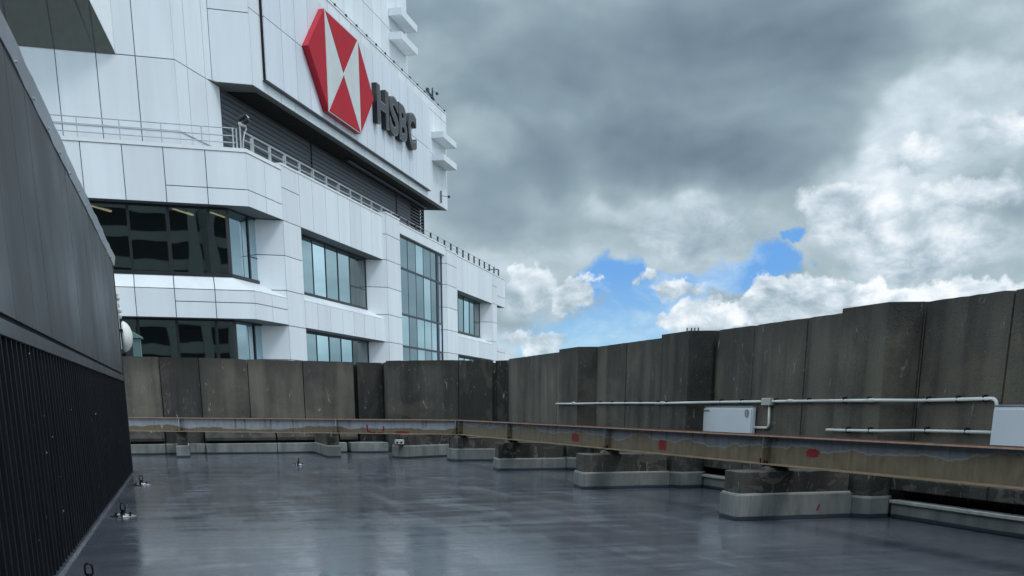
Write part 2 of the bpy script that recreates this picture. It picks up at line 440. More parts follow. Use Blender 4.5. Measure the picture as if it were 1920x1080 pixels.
def clad_mat():
    m, g, b = mat('charcoal_cladding')
    p = pos(g)
    st = g.noise(g.scalev(p, (1, 1.3, .06)), 2.2, 6, .6)
    bl = g.noise(p, .35, 4, .55)
    c = g.ramp(g.m('ADD', g.m('MULTIPLY', st, .6), g.m('MULTIPLY', bl, .4)), [(.34, (.022, .022, .025)), (.5, (.034, .034, .037)), (.66, (.058, .055, .052))])
    sp = g.new('ShaderNodeSeparateXYZ'); g.l.new(p, sp.inputs[0])
    run = g.noise(g.scalev(p, (1, 5, .12)), 1.6, 5, .6)
    runm = g.m('MULTIPLY', g.mapr(run, .55, .72), g.mapr(sp.outputs[2], 2.4, 4.6, .2, .8, False))
    c = g.mix(runm, c, (.016, .016, .018))
    g.l.new(c, b.inputs['Base Color']); g.put(b.inputs['Roughness'], g.mapr(bl, .3, .7, .36, .55))
    b.inputs['Specular IOR Level'].default_value = .38
    bump(g, b, g.m('ADD', st, g.m('MULTIPLY', g.noise(p, .9, 2, .5), 2.5)), .16, .03)
    return m
M['clad'] = clad_mat()

for q_ in ('red', 'red_side'): M[q_].node_tree.nodes['Principled BSDF'].inputs['Specular IOR Level'].default_value = .2
_b = M['rust'].node_tree.nodes['Principled BSDF']; _b.inputs['Specular IOR Level'].default_value = .08
# ------------------------------------------------------------------ mesh helpers
class MB:
    def __init__(s): s.v = []; s.f = []; s.mi = []
    def add(s, vs, fs, mi=0):
        o = len(s.v); s.v += [tuple(v) for v in vs]
        s.f += [tuple(i + o for i in f) for f in fs]; s.mi += [mi] * len(fs)
        return s
    def box(s, x0, x1, y0, y1, z0, z1, T=None, mi=0):
        vs = [(x, y, z) for z in (z0, z1) for y in (y0, y1) for x in (x0, x1)]
        if T: vs = [T(*v) for v in vs]
        return s.add(vs, [(0, 2, 3, 1), (4, 5, 7, 6), (0, 1, 5, 4), (2, 6, 7, 3), (0, 4, 6, 2), (1, 3, 7, 5)], mi)
    def prism(s, poly, z0, z1, T=None, mi=0):
        """poly in plan (x,y), counter-clockwise; z0,z1 numbers or per-vertex lists"""
        n = len(poly)
        zz0 = z0 if isinstance(z0, (list, tuple)) else [z0] * n
        zz1 = z1 if isinstance(z1, (list, tuple)) else [z1] * n
        vs = [(p[0], p[1], z) for p, z in zip(poly, zz0)] + [(p[0], p[1], z) for p, z in zip(poly, zz1)]
        if T: vs = [T(*v) for v in vs]
        fs = [tuple(range(n - 1, -1, -1)), tuple(range(n, 2 * n))] + [(i, (i + 1) % n, n + (i + 1) % n, n + i) for i in range(n)]
        return s.add(vs, fs, mi)
    def extrude(s, prof, a, b, mi=0):
        """profile of (u,z) swept from frame a to b; a,b = (origin, udir) in plan"""
        n = len(prof)
        vs = []
        for (o, u) in (a, b):
            for (q, z) in prof: vs.append((o[0] + u[0] * q, o[1] + u[1] * q, z))
        fs = [tuple(range(n - 1, -1, -1)), tuple(range(n, 2 * n))] + [(i, (i + 1) % n, n + (i + 1) % n, n + i) for i in range(n)]
        return s.add(vs, fs, mi)
    def tube(s, pts, r, n=10, mi=0, caps=True):
        pts = [Vector(p) for p in pts]; rings = []
        rr = r if isinstance(r, (list, tuple)) else [r] * len(pts)
        up = None
        for i, p in enumerate(pts):
            a = pts[max(i - 1, 0)]; b = pts[min(i + 1, len(pts) - 1)]
            t = (b - a).normalized()
            if up is None:
                up = Vector((0, 0, 1)) if abs(t.z) < .9 else Vector((1, 0, 0))
            u = t.cross(up).normalized(); w = u.cross(t).normalized(); up = w
            rings.append([p + (u * math.cos(2 * math.pi * k / n) + w * math.sin(2 * math.pi * k / n)) * rr[i] for k in range(n)])
        vs = [v for r_ in rings for v in r_]
        fs = []
        for i in range(len(pts) - 1):
            for k in range(n):
                fs.append((i * n + k, i * n + (k + 1) % n, (i + 1) * n + (k + 1) % n, (i + 1) * n + k))
        if caps: fs += [tuple(range(n - 1, -1, -1)), tuple(range((len(pts) - 1) * n, len(pts) * n))]
        return s.add(vs, fs, mi)
    def build(s, name, m, parent=None, origin=None, smooth=False, bevel=0, seg=2):
        o = Vector(origin) if origin is not None else (Vector(parent['o']) if parent is not None and 'o' in parent else Vector((0, 0, 0)))
        me = bpy.data.meshes.new(name)
        me.from_pydata([tuple(Vector(v) - o) for v in s.v], [], s.f); me.update()
        bm = bmesh.new(); bm.from_mesh(me); bmesh.ops.recalc_face_normals(bm, faces=bm.faces); bm.to_mesh(me); bm.free()
        for q in (m if isinstance(m, (list, tuple)) else [m]): me.materials.append(M[q])
        me.polygons.foreach_set('material_index', s.mi)
        ob = bpy.data.objects.new(name, me); COL.objects.link(ob)
        if parent is not None:
            ob.parent = parent
            if 'o' in parent:
                # parent empties sit at their own base; children keep world placement
                ob.location = o - Vector(parent['o'])
            ob['o'] = tuple(o)
        else:
            ob.location = o; ob['o'] = tuple(o)
        if smooth:
            me.polygons.foreach_set('use_smooth', [True] * len(me.polygons))
        if bevel:
            bv = ob.modifiers.new('bevel', 'BEVEL'); bv.width = bevel; bv.segments = seg; bv.limit_method = 'ANGLE'; bv.angle_limit = R(40)
        return ob
def tag(o, label=None, cat=None, group=None, kind=None):
    if label: o['label'] = label
    if cat: o['category'] = cat
    if group: o['group'] = group
    if kind: o['kind'] = kind
    return o
def thing(name, loc, label, cat, group=None):
    o = bpy.data.objects.new(name, None); COL.objects.link(o); o.location = loc
    o.empty_display_size = .2; o['o'] = tuple(loc)
    return tag(o, label, cat, group)

# ------------------------------------------------------------------ setting
MB().box(-4000, 4000, -4000, 4000, -46, -45).build('ground', 'ground').__setitem__('kind', 'structure')
MB().prism([(-9, -14), (10.6, -14), (10.6, 32.6), (9.5, 36.0), (-9, 36.6)], -.5, 0).build('roof_deck', 'membrane').__setitem__('kind', 'structure')
blk = thing('building', (1, 12, -45), 'concrete building block carrying the wet grey roof deck', 'building')
MB().prism([(-8.9, -13.9), (10.5, -13.9), (10.5, 32.5), (9.4, 35.9), (-8.9, 36.5)], -45, -.51).build('wall', 'concrete', blk)

# ------------------------------------------------------------------ back parapet wall
WT = 3.0
def wall_panel(parent, a, b, z0, za, zb, th=.28, m='concrete', gap=.012, name='concrete_panel'):
    """upright slab with its visible face on a-b (viewer side), thickness away"""
    a = Vector(a); b = Vector(b); d = (b - a).normalized(); nrm = Vector((-d.y, d.x))
    a2 = a + d * gap; b2 = b - d * gap
    L = (b2 - a2).length; n = max(3, int(L / .16)); mb = MB(); vs = []
    for i in range(n + 1):
        t = i / n; p = a2.lerp(b2, t); q = p + nrm * th; zt = za + (zb - za) * t
        c0_ = random.uniform(-.004, .001) - (.018 * random.random() if random.random() < .04 or i in (0, n) else 0)
        vs += [(p.x, p.y, z0), (q.x, q.y, z0), (q.x, q.y, zt + random.uniform(-.003, .001)), (p.x, p.y, zt + c0_)]
    fs = [(0, 1, 2, 3), (4 * n + 3, 4 * n + 2, 4 * n + 1, 4 * n)]
    for i in range(n):
        for j in range(4): fs.append((4 * i + j, 4 * i + (j + 1) % 4, 4 * i + 4 + (j + 1) % 4, 4 * i + 4 + j))
    return mb.add(vs, fs).build(name, m, parent)
bp = thing('back_parapet_wall', (2, 36.2, 0), 'long grey weathered concrete parapet across the back of the roof below the white office building', 'wall')
segs = [((-9, 36.2), (-5.2, 36.2), 3.08, 3.08, 'concrete'), ((-5.2, 36.2), (-.62, 36.2), 3.08, 3.06, 'concrete'), ((-.62, 36.12), (.60, 36.12), 3.05, 3.05, 'concrete_dark'),
        ((.60, 36.2), (2.15, 36.2), 3.05, 3.02, 'concrete'), ((2.15, 36.22), (3.96, 36.22), 3.02, 3.0, 'concrete'), ((3.96, 36.2), (5.67, 36.2), 3.0, 2.975, 'concrete'),
        ((5.78, 36.15), (6.66, 36.15), 2.965, 2.955, 'concrete_dark'), ((6.63, 35.4), (8.90, 34.42), 3.0, 3.01, 'concrete_dark'), ((8.90, 34.43), (9.96, 33.95), 3.01, 2.99, 'concrete_dark'),
        ((10.08, 34.02), (10.52, 33.1), 2.99, 2.98, 'concrete_dark')]
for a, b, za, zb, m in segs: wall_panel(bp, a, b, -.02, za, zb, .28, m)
# dark returns closing the steps between panels
MB().box(-9, 5.5, 36.49, 36.60, -.02, 2.90).build('backing_wall', 'concrete_dark', bp)
MB().prism([(5.55, 36.5), (6.9, 36.5), (6.9, 36.62), (5.55, 36.62)], -.02, 2.9).build('recess_wall', 'concrete_dark', bp)
MB().prism([(6.64, 35.45), (6.95, 35.35), (6.95, 36.4), (6.70, 36.4)], -.02, 2.95).build('step_return', 'concrete_dark', bp)
MB().prism([(9.8, 34.1), (10.2, 34.3), (10.9, 34.3), (10.9, 34.5), (9.8, 34.5)], -.02, 2.93).build('recess_wall', 'concrete_dark', bp)
# sloping foot and slot along the back wall
HP = [(0, .95), (-.52, .52), (-.52, .42), (-.30, .42), (-.30, .33), (0, .33)]
for x0, x1 in ((-9, -.64), (.62, 2.9), (2.93, 5.0), (5.03, 5.66)):
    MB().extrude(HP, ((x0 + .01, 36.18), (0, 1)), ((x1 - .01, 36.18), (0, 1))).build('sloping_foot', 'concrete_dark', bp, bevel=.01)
for pts in ([(-9, 35.62), (-.64, 35.62)], [(-.64, 35.7), (.62, 35.7)], [(.62, 35.55), (2.9, 35.4)], [(2.9, 35.4), (5.2, 35.2)], [(5.3, 35.1), (6.55, 34.9)]):
    (xa, ya), (xb, yb) = pts
    MB().prism([(xa + .008, ya), (xb - .008, yb), (xb - .008, 36.1), (xa + .008, 36.1)], 0, .335).build('painted_upstand', 'skirt', bp, bevel=.015)

# ------------------------------------------------------------------ side parapet wall
XW, XP = 10.2, 9.75
sp_ = thing('side_parapet_wall', (10.2, 15, 0), 'tall grey concrete parapet with pilasters running along the right of the roof', 'wall')
MB().box(XW + .29, XW + .4, -13, 32.6, -.02, 2.9).build('backing_wall', 'concrete_dark', sp_)
# flat panels between the pilasters
flat = [(32.9, 28.3), (28.3, 26.9), (25.28, 23.4), (23.4, 20.6), (18.98, 17.54), (17.54, 15.8), (15.8, 14.2), (12.82, 11.18), (11.18, 8.0), (6.5, 4.3), (4.3, 1.5), (1.5, -2), (-2, -6), (-6, -13)]
for ya, yb in flat:
    wall_panel(sp_, (XW + random.uniform(-.006, .006), yb), (XW + random.uniform(-.006, .006), ya), -.02, WT, WT, -.28)
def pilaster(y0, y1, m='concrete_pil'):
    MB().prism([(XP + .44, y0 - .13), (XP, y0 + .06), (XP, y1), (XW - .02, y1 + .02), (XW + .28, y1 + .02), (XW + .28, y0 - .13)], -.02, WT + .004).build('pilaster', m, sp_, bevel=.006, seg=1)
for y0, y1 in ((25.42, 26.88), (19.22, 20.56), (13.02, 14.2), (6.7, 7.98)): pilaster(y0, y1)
# sloping foot (haunch) slabs
HR = [(0, 1.02), (.48, .56), (.48, .40), (.12, .40), (.12, .25), (0, .25)]
for ya, yb in ((31.8, 29.4), (29.38, 27.0), (25.2, 23.2), (23.18, 20.75), (18.9, 16.9), (16.88, 14.4), (12.7, 10.72), (10.7, 8.3), (6.4, 3.5), (3.48, 0)):
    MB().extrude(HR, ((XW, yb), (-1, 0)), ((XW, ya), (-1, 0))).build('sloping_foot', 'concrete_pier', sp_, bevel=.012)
for ya, yb in ((32.4, 29.4), (28.3, 26.6), (24.9, 20.2), (18.45, 14.0), (12.55, 8.0), (6.3, -13)):
    MB().prism([(9.70, yb), (9.86, yb), (9.86, ya), (9.70, ya)], 0, .265).build('painted_upstand', 'skirt', sp_, bevel=.018)
    MB().prism([(9.66, yb), (9.70, yb), (9.70, ya), (9.66, ya)], .215, .262).build('upstand_lip', 'lip', sp_, bevel=.006, seg=1)
for y in (27.02, 20.72, 14.32, 8.1):
    MB().tube([(XW - .006, y - .02, .3), (XW - .006, y - .02, WT - .02)], .008, 6).build('sealant_bead', 'concrete_dark', sp_)
for y in (25.24, 18.93, 12.84, 6.52):
    MB().tube([(XW - .012, y - .0, .3), (XW - .012, y - .0, WT - .02)], .008, 6).build('sealant_bead', 'concrete', sp_)
# short steel starter bars left on top of a pilaster
for x, y in ((9.80, 19.5), (9.86, 19.42), (9.92, 19.40), (9.98, 19.36)):
    MB().tube([(x, y, WT - .02), (x + .003, y, WT + .07)], .012, 6).build('starter_bar', 'rust', sp_)

# ------------------------------------------------------------------ piers (fins) that carry the beam
def pier(poly, skirt_h, top, bury, label, front_low=None, loc=None, extra=None):
    cx = sum(p[0] for p in poly) / len(poly); cy = sum(p[1] for p in poly) / len(poly)
    t = thing('concrete_pier', (cx, cy, 0), label, 'pier', 'concrete piers under the steel beam')
    def off(k):
        out = []
        for i in range(len(poly)):
            a = Vector(poly[i - 1]); b = Vector(poly[i]); c = Vector(poly[(i + 1) % len(poly)])
            d1 = (b - a).normalized(); d2 = (c - b).normalized()
            n1 = Vector((d1.y, -d1.x)); n2 = Vector((d2.y, -d2.x)); n = (n1 + n2).normalized()
            out.append(tuple(b - n * k / max(.4, n.dot(n1))))
        return out
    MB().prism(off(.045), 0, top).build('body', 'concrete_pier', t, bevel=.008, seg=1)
    MB().prism(poly, 0, skirt_h).build('painted_skirt', 'skirt', t, bevel=.006, seg=1)
    MB().prism(off(.02), skirt_h, skirt_h + .022).build('skirt_lip', 'lip', t, bevel=.004, seg=1)
    if extra: extra(t)
    return t
def packer(x, y, zt, r=.17, zb=.66):
    def f(t):
        mb = MB()
        n = 9; rings = [(zb, r * 1.25), (zb + (zt - zb) * .55, r * 1.1), (zt - .003, r * .75)]
        vs = []
        for z, q in rings:
            for k in range(n):
                a = 2 * math.pi * k / n; j = random.uniform(.85, 1.15)
                vs.append((x + math.cos(a) * q * j, y + math.sin(a) * q * j, z))
        fs = [tuple(range(n - 1, -1, -1)), tuple(range(2 * n, 3 * n))]
        for i in range(2):
            for k in range(n): fs.append((i * n + k, i * n + (k + 1) % n, (i + 1) * n + (k + 1) % n, (i + 1) * n + k))
        mb.add(vs, fs).build('mortar_bed', 'concrete', t)
        MB().box(x - .13, x + .13, y - .16, y + .16, zt - .022, zt - .004).build('bearing_plate', 'rust', t)
    return f
BZ, BT = .745, 1.165           # underside and top of the beam
pier([(7.37, 13.30), (7.33, 12.84), (7.38, 12.79), (9.18, 12.76), (9.18, 13.44), (7.39, 13.42)], .355, .675, 0, 'nearest long concrete pier, at the right, with a small red dash on its pale skirt', extra=packer(8.12, 13.15, BZ))
pier([(7.34, 19.3), (7.24, 18.62), (7.30, 18.56), (9.06, 18.50), (9.06, 19.34), (7.36, 19.36)], .30, .655, 0, 'second long concrete pier from the right, below the red square on the beam', extra=packer(7.95, 18.9, BZ))
pier([(7.40, 25.2), (7.28, 24.50), (7.34, 24.44), (9.05, 24.36), (9.05, 25.24), (7.42, 25.25)], .275, .67, 0, 'third long concrete pier from the right, below the first red mark of the long beam', extra=packer(7.78, 24.85, BZ))
pier([(7.30, 29.12), (7.44, 28.96), (9.1, 28.68), (9.74, 28.6), (9.74, 29.9), (9.1, 29.55), (7.32, 29.75)], .33, .66, 0, 'concrete pier with ragged pale skirt under the bend of the steel beam', extra=packer(7.62, 29.25, BZ))
def lamp_extra(t):
    packer(6.28, 31.2, .76)(t)
p3 = pier([(6.02, 31.2), (6.12, 30.95), (6.45, 30.88), (7.95, 31.75), (8.9, 31.9), (8.9, 32.6), (6.1, 31.9)], .36, .70, 0, 'concrete pier carrying a small white junction box, left of the beam bend', extra=lamp_extra)
pier([(-.30, 33.5), (.10, 33.5), (.10, 35.8), (-.30, 35.8)], .34, .78, 0, 'narrow concrete pier with pale foot, nearest to the black cladding', extra=packer(-.1, 33.8, .80, .13, .77))
pier([(4.12, 32.16), (4.54, 32.10), (4.62, 35.4), (4.10, 35.4)], .34, .76, 0, 'narrow concrete pier with bright square foot in the middle of the back wall', extra=packer(4.33, 32.4, .79, .13, .75))
for (y0, y1, x0) in ((12.54, 13.9, 9.19), (18.28, 19.6, 9.07), (24.1, 25.5, 9.06)):
    P_ = [(x0, y0 + .24), (x0 + .14, y0), (9.66, y0 + .02), (9.78, y0 + .10), (9.78, y1), (x0, y1)]
    MB().prism(P_, 0, .29).build('pilaster_skirt', 'skirt', sp_, bevel=.006, seg=1)
    MB().prism([(x0 + .04, y0 + .28), (x0 + .17, y0 + .05), (9.66, y0 + .07), (9.79, y0 + .14), (9.79, y1 - .04), (x0 + .04, y1 - .04)], .05, .98).build('pilaster_base', 'concrete_pier', sp_, bevel=.006, seg=1)
    MB().prism([(x0 + .02, y0 + .26), (x0 + .155, y0 + .02), (9.66, y0 + .045), (9.785, y0 + .12), (9.785, y1 - .02), (x0 + .02, y1 - .02)], .291, .312).build('skirt_lip', 'lip', sp_)
# red paint dash on the nearest pier's skirt
MB().prism([(8.60, .12), (8.63, .12), (8.66, .205), (8.635, .205)], 12.7625, 12.7665, T=lambda x, z, y: (x, y, z)).build('paint_dash', 'spray', [o for o in COL.objects if o.name == 'concrete_pier'][0])
# small white junction box standing on pier three
jb = thing('junction_box', (6.14, 30.95, .39), 'small white weathered junction box fixed on the pier near the beam bend', 'junction box')
MB().box(6.00, 6.27, 30.86, 30.96, .42, .56).build('body', 'pvc', jb, bevel=.012)
for x in (6.06, 6.18):
    MB().tube([(x, 30.865, .48), (x, 30.845, .48)], .03, 10).build('entry_gland', 'clip', jb)
MB().box(6.0, 6.27, 30.85, 30.96, .39, .418).build('bracket', 'clip', jb)

# ------------------------------------------------------------------ steel beams
def ibeam(name, A, B, zA, zB, label, stiff=(), patches=(), dep=.42, fl=.28, web='beam'):
    A = Vector(A); B = Vector(B); d = (B - A).normalized(); n = Vector((-d.y, d.x))   # n = away side or viewer side below
    L = (B - A).length
    if n.dot(-(A + B) / 2) < 0: n = -n                                     # n points towards the viewer
    t = thing(name, (A.x, A.y, 0), label, 'beam', 'steel beams around the roof edge')
    def T(s, u, z):
        k = s / L; dz = (zB - zA) * k
        p = A + d * s + n * u
        return (p.x, p.y, z + dz + zA)
    ht = .02
    top = MB(); top.box(0, L, -fl / 2, fl / 2, dep - ht, dep, T).build('top_flange', ['rust'], t, bevel=.003)
    MB().box(0, L, fl / 2 + .0005, fl / 2 + .004, dep - ht - .002, dep - .002, T).build('flange_edge', 'edge', t)
    MB().box(0, L, -fl / 2, fl / 2, 0, ht, T).build('bottom_flange', 'tan', t, bevel=.003)
    MB().box(0, L, -.007, .007, ht, dep - ht, T).build('web', web, t)
    for s in stiff:
        mb = MB(); mb.box(s - .008, s + .008, .008, fl / 2 - .01, ht + .001, dep - ht - .001, T)
        mb.box(s + .02, s + .026, .0085, .016, ht + .002, dep - ht - .002, T)
        mb.build('stiffener', web, t)
        k = MB()   # rusted bolts on the bottom flange
        for ds in (-.09, .0, .07):
            p = T(s + ds, fl / 2 - .05, ht); k.tube([p, (p[0], p[1], p[2] + random.uniform(.04, .075))], .016, 6)
        k.build('holding_bolt', 'rust', t)
        # rust crack line beside the splice
        pts = []; zz = ht + .01
        while zz < dep - .06:
            pts.append(T(s - .045 + random.uniform(-.014, .014), .011, zz)); zz += .03
        MB().tube(pts, [.003 + .005 * random.random() for _ in pts], 5).build('rust_seam', 'rust', t)
    for (s, z, hw, hh, kind) in patches:
        mb = MB()
        rows = 16
        wl, wr = 0, 0
        for r_ in range(rows):
            za = z - hh + 2 * hh * r_ / rows; zb = za + 2 * hh / rows * 1.02
            q_ = abs((r_ + .5) / rows * 2 - 1)
            e = (1.0 - .25 * q_ ** 4) if kind == 'sq' else math.sqrt(max(0.05, 1 - q_ ** 2.6))
            wl = .5 * wl + random.uniform(-.16, .16); wr = .5 * wr + random.uniform(-.16, .16)
            mb.box(s - hw * e * (1 + wl), s + hw * e * (1 + wr), .0072, .0085, za, zb - .0001, T)
        mb.build('red_paint_mark', 'spray', t)
    return t, T
J = (7.65, 29.3)
far_beam, TF = ibeam('steel_beam', (-1.9, 34.55), (7.62, 29.33), .785, .735, 'pale painted steel beam on small piers along the back parapet',
    stiff=(2.05, 7.1, 10.75), patches=[(9.1, .05, .22, .03, 'el')], web='beam_far')
# scrawled red strokes near the white junction box
sk = MB()
for (s0, z0, s1, z1, w) in ((8.85, 0, 0, 0, 0),): pass
base = 8.02
def stroke(pts, w):
    mb = MB(); mb.tube([TF(s, .0095, z) for s, z in pts], [w * random.uniform(.6, 1.2) for _ in pts], 6); return mb
for pts, w in (([(base, .26), (base + .03, .05)], .018), ([(base, .10), (base + .14, .03), (base + .26, .05)], .02), ([(base + .10, .12), (base + .11, .04)], .012), ([(base + .52, .22), (base + .50, .08)], .028), ([(base + .50, .05), (base + .34, .035)], .014)):
    stroke(pts, w).build('red_paint_mark', 'spray', far_beam)
near_beam, TN = ibeam('steel_beam', J, (8.52, -1.0), .735, .755, 'long rust-edged steel beam with red paint squares running along the right parapet',
    stiff=(.12, 4.45, 10.4, 16.0, 22.4), patches=[(8.62, .165, .19, .08, 'sq'), (12.62, .155, .15, .085, 'sq'), (17.05, .205, .155, .058, 'el')])

# ------------------------------------------------------------------ pipes on the side wall
def clips(parent, pts, m='clip'):
    for (x, y, z, r) in pts:
        mb = MB(); ring = []
        mb.box(x - .02, x + .055, y - .012, y + .012, z - r - .012, z + r + .03)
        mb.build('pipe_clip', m, parent)
def arc(p, q, c, n=5):
    """quarter bend from p to q with corner c"""
    p, q, c = Vector(p), Vector(q), Vector(c)
    return [tuple((1 - t) ** 2 * p + 2 * t * (1 - t) * c + t ** 2 * q) for t in [i / n for i in range(n + 1)]]
pr = .024
up = thing('conduit_run', (10.1, 18, 1.6), 'long white plastic conduit stepping round the pilasters, bending down to the right cabinet', 'pipe')
xw, xp = XW - .05, XP - .045
path = [(xw, 28.1, 1.60), (xw, 27.15, 1.60), (xp, 26.94, 1.60), (xp, 25.42, 1.60), (xw, 25.12, 1.612), (xw, 23, 1.615), (xw, 20.85, 1.613), (xp, 20.63, 1.608), (xp, 19.2, 1.618), (xw, 18.9, 1.63), (xw, 16.85, 1.64),
        (xw, 14.6, 1.648), (xp, 14.27, 1.645), (xp, 12.98, 1.648), (xw, 12.7, 1.645), (xw, 11.32, 1.665)]
mb = MB(); mb.tube(path + arc((xw, 11.32, 1.665), (xw, 11.2, 1.55), (xw, 11.2, 1.665)) + [(xw, 11.2, 1.33)], pr, 12)
mb.build('pipe', 'pvc', up, smooth=True)
for y in (27.9, 26.6, 25.6, 23.9, 22.6, 21.3, 20.3, 16.1, 15.0, 13.95, 13.25, 12.4): 
    k = MB(); xx = xp if (25.5 < y < 26.85 or 19.3 < y < 20.55 or 13.1 < y < 14.15) else xw
    k.tube([(xx, y - .07, 1.60 if y > 26 else (1.615 if y > 18 else 1.647)), (xx, y + .07, 1.60 if y > 26 else (1.615 if y > 18 else 1.647))], pr + .007, 12)
    if y in (25.6, 20.3, 13.25, 16.1): k.build('coupling', 'pvc', up, smooth=True)
clips(up, [(xw, 27.6, 1.60, pr), (xw, 24.9, 1.613, pr), (xw, 24.1, 1.614, pr), (xw, 23.3, 1.615, pr), (xw, 22.4, 1.615, pr), (xw, 21.5, 1.614, pr), (xp, 20.1, 1.61, pr), (xw, 18.6, 1.631, pr), (xw, 17.8, 1.635, pr), (xw, 17.05, 1.638, pr), (xw, 16.6, 1.641, pr), (xw, 15.55, 1.645, pr), (xw, 14.75, 1.648, pr), (xp, 13.9, 1.646, pr), (xp, 13.3, 1.647, pr), (xw, 12.55, 1.647, pr), (xw, 11.95, 1.655, pr), (xw, 11.45, 1.662, pr)])
MB().box(xw - .06, xw + .045, 16.68, 16.98, 1.57, 1.70).build('junction_box', 'box_grey', up, bevel=.012)
MB().tube([(xw, 16.78, 1.6)] + arc((xw, 16.76, 1.26), (xw, 16.86, 1.175), (xw, 16.76, 1.175)) + [(xw, 17.25, 1.175)], pr * .95, 12).build('branch_pipe', 'pvc', up, smooth=True)
lo = thing('conduit_run', (10.1, 13, 1.2), 'lower short white conduit just above the beam, ending at the right cabinet', 'pipe')
MB().tube([(xw - .02, 14.75, 1.195), (xw - .02, 14.6, 1.196), (xp - .01, 14.28, 1.20), (xp - .01, 12.98, 1.215), (xw - .02, 12.7, 1.225), (xw - .02, 11.0, 1.238)], pr * .9, 12).build('pipe', 'pvc', lo, smooth=True)
clips(lo, [(xw - .02, 14.5, 1.196, pr), (xp - .01, 13.75, 1.205, pr), (xp - .01, 13.2, 1.212, pr), (xw - .02, 12.5, 1.226, pr), (xw - .02, 11.7, 1.232, pr)])

# ------------------------------------------------------------------ white cabinets on the side wall
def cabinet(y0, y1, z0, z1, x0, x1, label, badge=True):
    t = thing('equipment_cabinet', ((x0 + x1) / 2, (y0 + y1) / 2, z0), label, 'cabinet', 'white equipment cabinets on the side wall')
    MB().box(x0 + .02, x1, y0, y1, z0, z1).build('housing', 'cabinet', t, bevel=.012)
    MB().box(x0, x0 + .018, y0 + .02, y1 - .02, z0 + .02, z1 - .03).build('front_panel', 'cabinet', t, bevel=.006)
    MB().box(x0 + .01, x1, y0 + .004, y1 - .004, z1 + .001, z1 + .022).build('top_cap', 'flash', t, bevel=.006)
    if badge:
        mb = MB(); yy = y0 + .17; zz = z1 - .11
        mb.tube([(x0 - .001, yy, zz), (x0 - .006, yy, zz)], .078, 24); mb.build('round_badge', 'cabinet_dark', t)
        MB().box(x0 - .009, x0 - .0062, yy - .006, yy + .006, zz - .06, zz + .06).build('badge_bar', 'cabinet', t)
        MB().box(x0 - .004, x0 - .0005, y1 - .42, y1 - .12, z1 - .085, z1 - .055).build('name_strip', 'cabinet_dark', t)
        for s in (0, 1):
            yb = y0 + .25 if s else y1 - .27
            MB().box(x0 - .0, x1 + .06, yb - .02, yb + .02, z0 - .04, z0 - .002).build('wall_bracket', 'flash', t)
    return t
cabinet(17.26, 19.32, .95, 1.535, 10.075, 10.17, 'wide white cabinet with round grey badge on the side wall above the beam')
cabinet(9.45, 11.17, .95, 1.565, 10.06, 10.17, 'plain white cabinet at the right edge of the photo where both conduits end', False)

# ------------------------------------------------------------------ plant room on the left
XL, YE = -1.26, 26.5
pm = thing('plant_room', (-4, 12, 0), 'dark clad plant room on the left with black ribbed base', 'building')
MB().box(-7, XL - .10, -9, YE - .02, 0, 4.6).build('core_wall', 'black', pm)
mb = MB()
ys = -9.0; k = 0
edges = [-9 + 1.25 * i for i in range(29)]
for a, b in zip(edges[:-1], edges[1:]):
    mb.box(XL - .06, XL - random.uniform(0, .004), a + .006, min(b, YE) - .006, 2.27, 4.66)
mb.build('charcoal_cladding', 'clad', pm, bevel=.004)
MB().box(XL - .09, XL + .006, -9, YE, 2.10, 2.225).build('trim_band', 'clad', pm, bevel=.006)
MB().box(XL - .09, XL - .03, -9, YE - .01, 2.222, 2.30).build('shadow_gap', 'black', pm)
mb = MB()
y = -9.0
while y < YE - .05:
    mb.prism([(XL - .075, y), (XL - .012, y + .012), (XL - .012, y + .055), (XL - .075, y + .07)], .03, 2.12)
    y += .262
mb.box(XL - .10, XL - .074, -9, YE - .02, .02, 2.12, mi=1)
mb.build('ribbed_cladding', ['battens', 'black'], pm)
MB().box(-7.0, XL - .004, YE - .018, YE + .03, 0, 4.64).build('end_wall', 'clad', pm, bevel=.004)
mb = MB()   # folded cap flashing, slightly buckled
N = 72; vs = []; fs = []
prof = [(-.30, 4.72), (-.30, 4.80), (.03, 4.86), (.045, 4.85), (.014, 4.655), (.004, 4.655)]
for i in range(N + 1):
    yy = -9 + (YE + .08 + 9) * i / N
    for j, (u, z) in enumerate(prof):
        w = random.uniform(-.008, .008) if j in (3, 4) else 0
        vs.append((XL + u + w, yy, z + w * .5))
n = len(prof)
for i in range(N):
    for j in range(n): fs.append((i * n + j, i * n + (j + 1) % n, (i + 1) * n + (j + 1) % n, (i + 1) * n + j))
fs += [tuple(range(n)), tuple(range(N * n, N * n + n))]
mb.add(vs, fs).build('cap_flashing', 'flash', pm)
MB().box(-7.0, XL - .27, -9, YE, 4.601, 4.75).build('roof', 'flash', pm)
mb = MB()
for i in range(28):
    yy = -8.4 + i * 1.25
    if yy < YE: mb.tube([(XL + .010, yy, 4.69), (XL + .036, yy, 4.69)], .014, 8)
mb.build('cap_screw', 'rail', pm)
MB().box(XL - .05, XL + .012, -9, YE + .02, -.01, .035).build('base_flashing', 'membrane', pm)

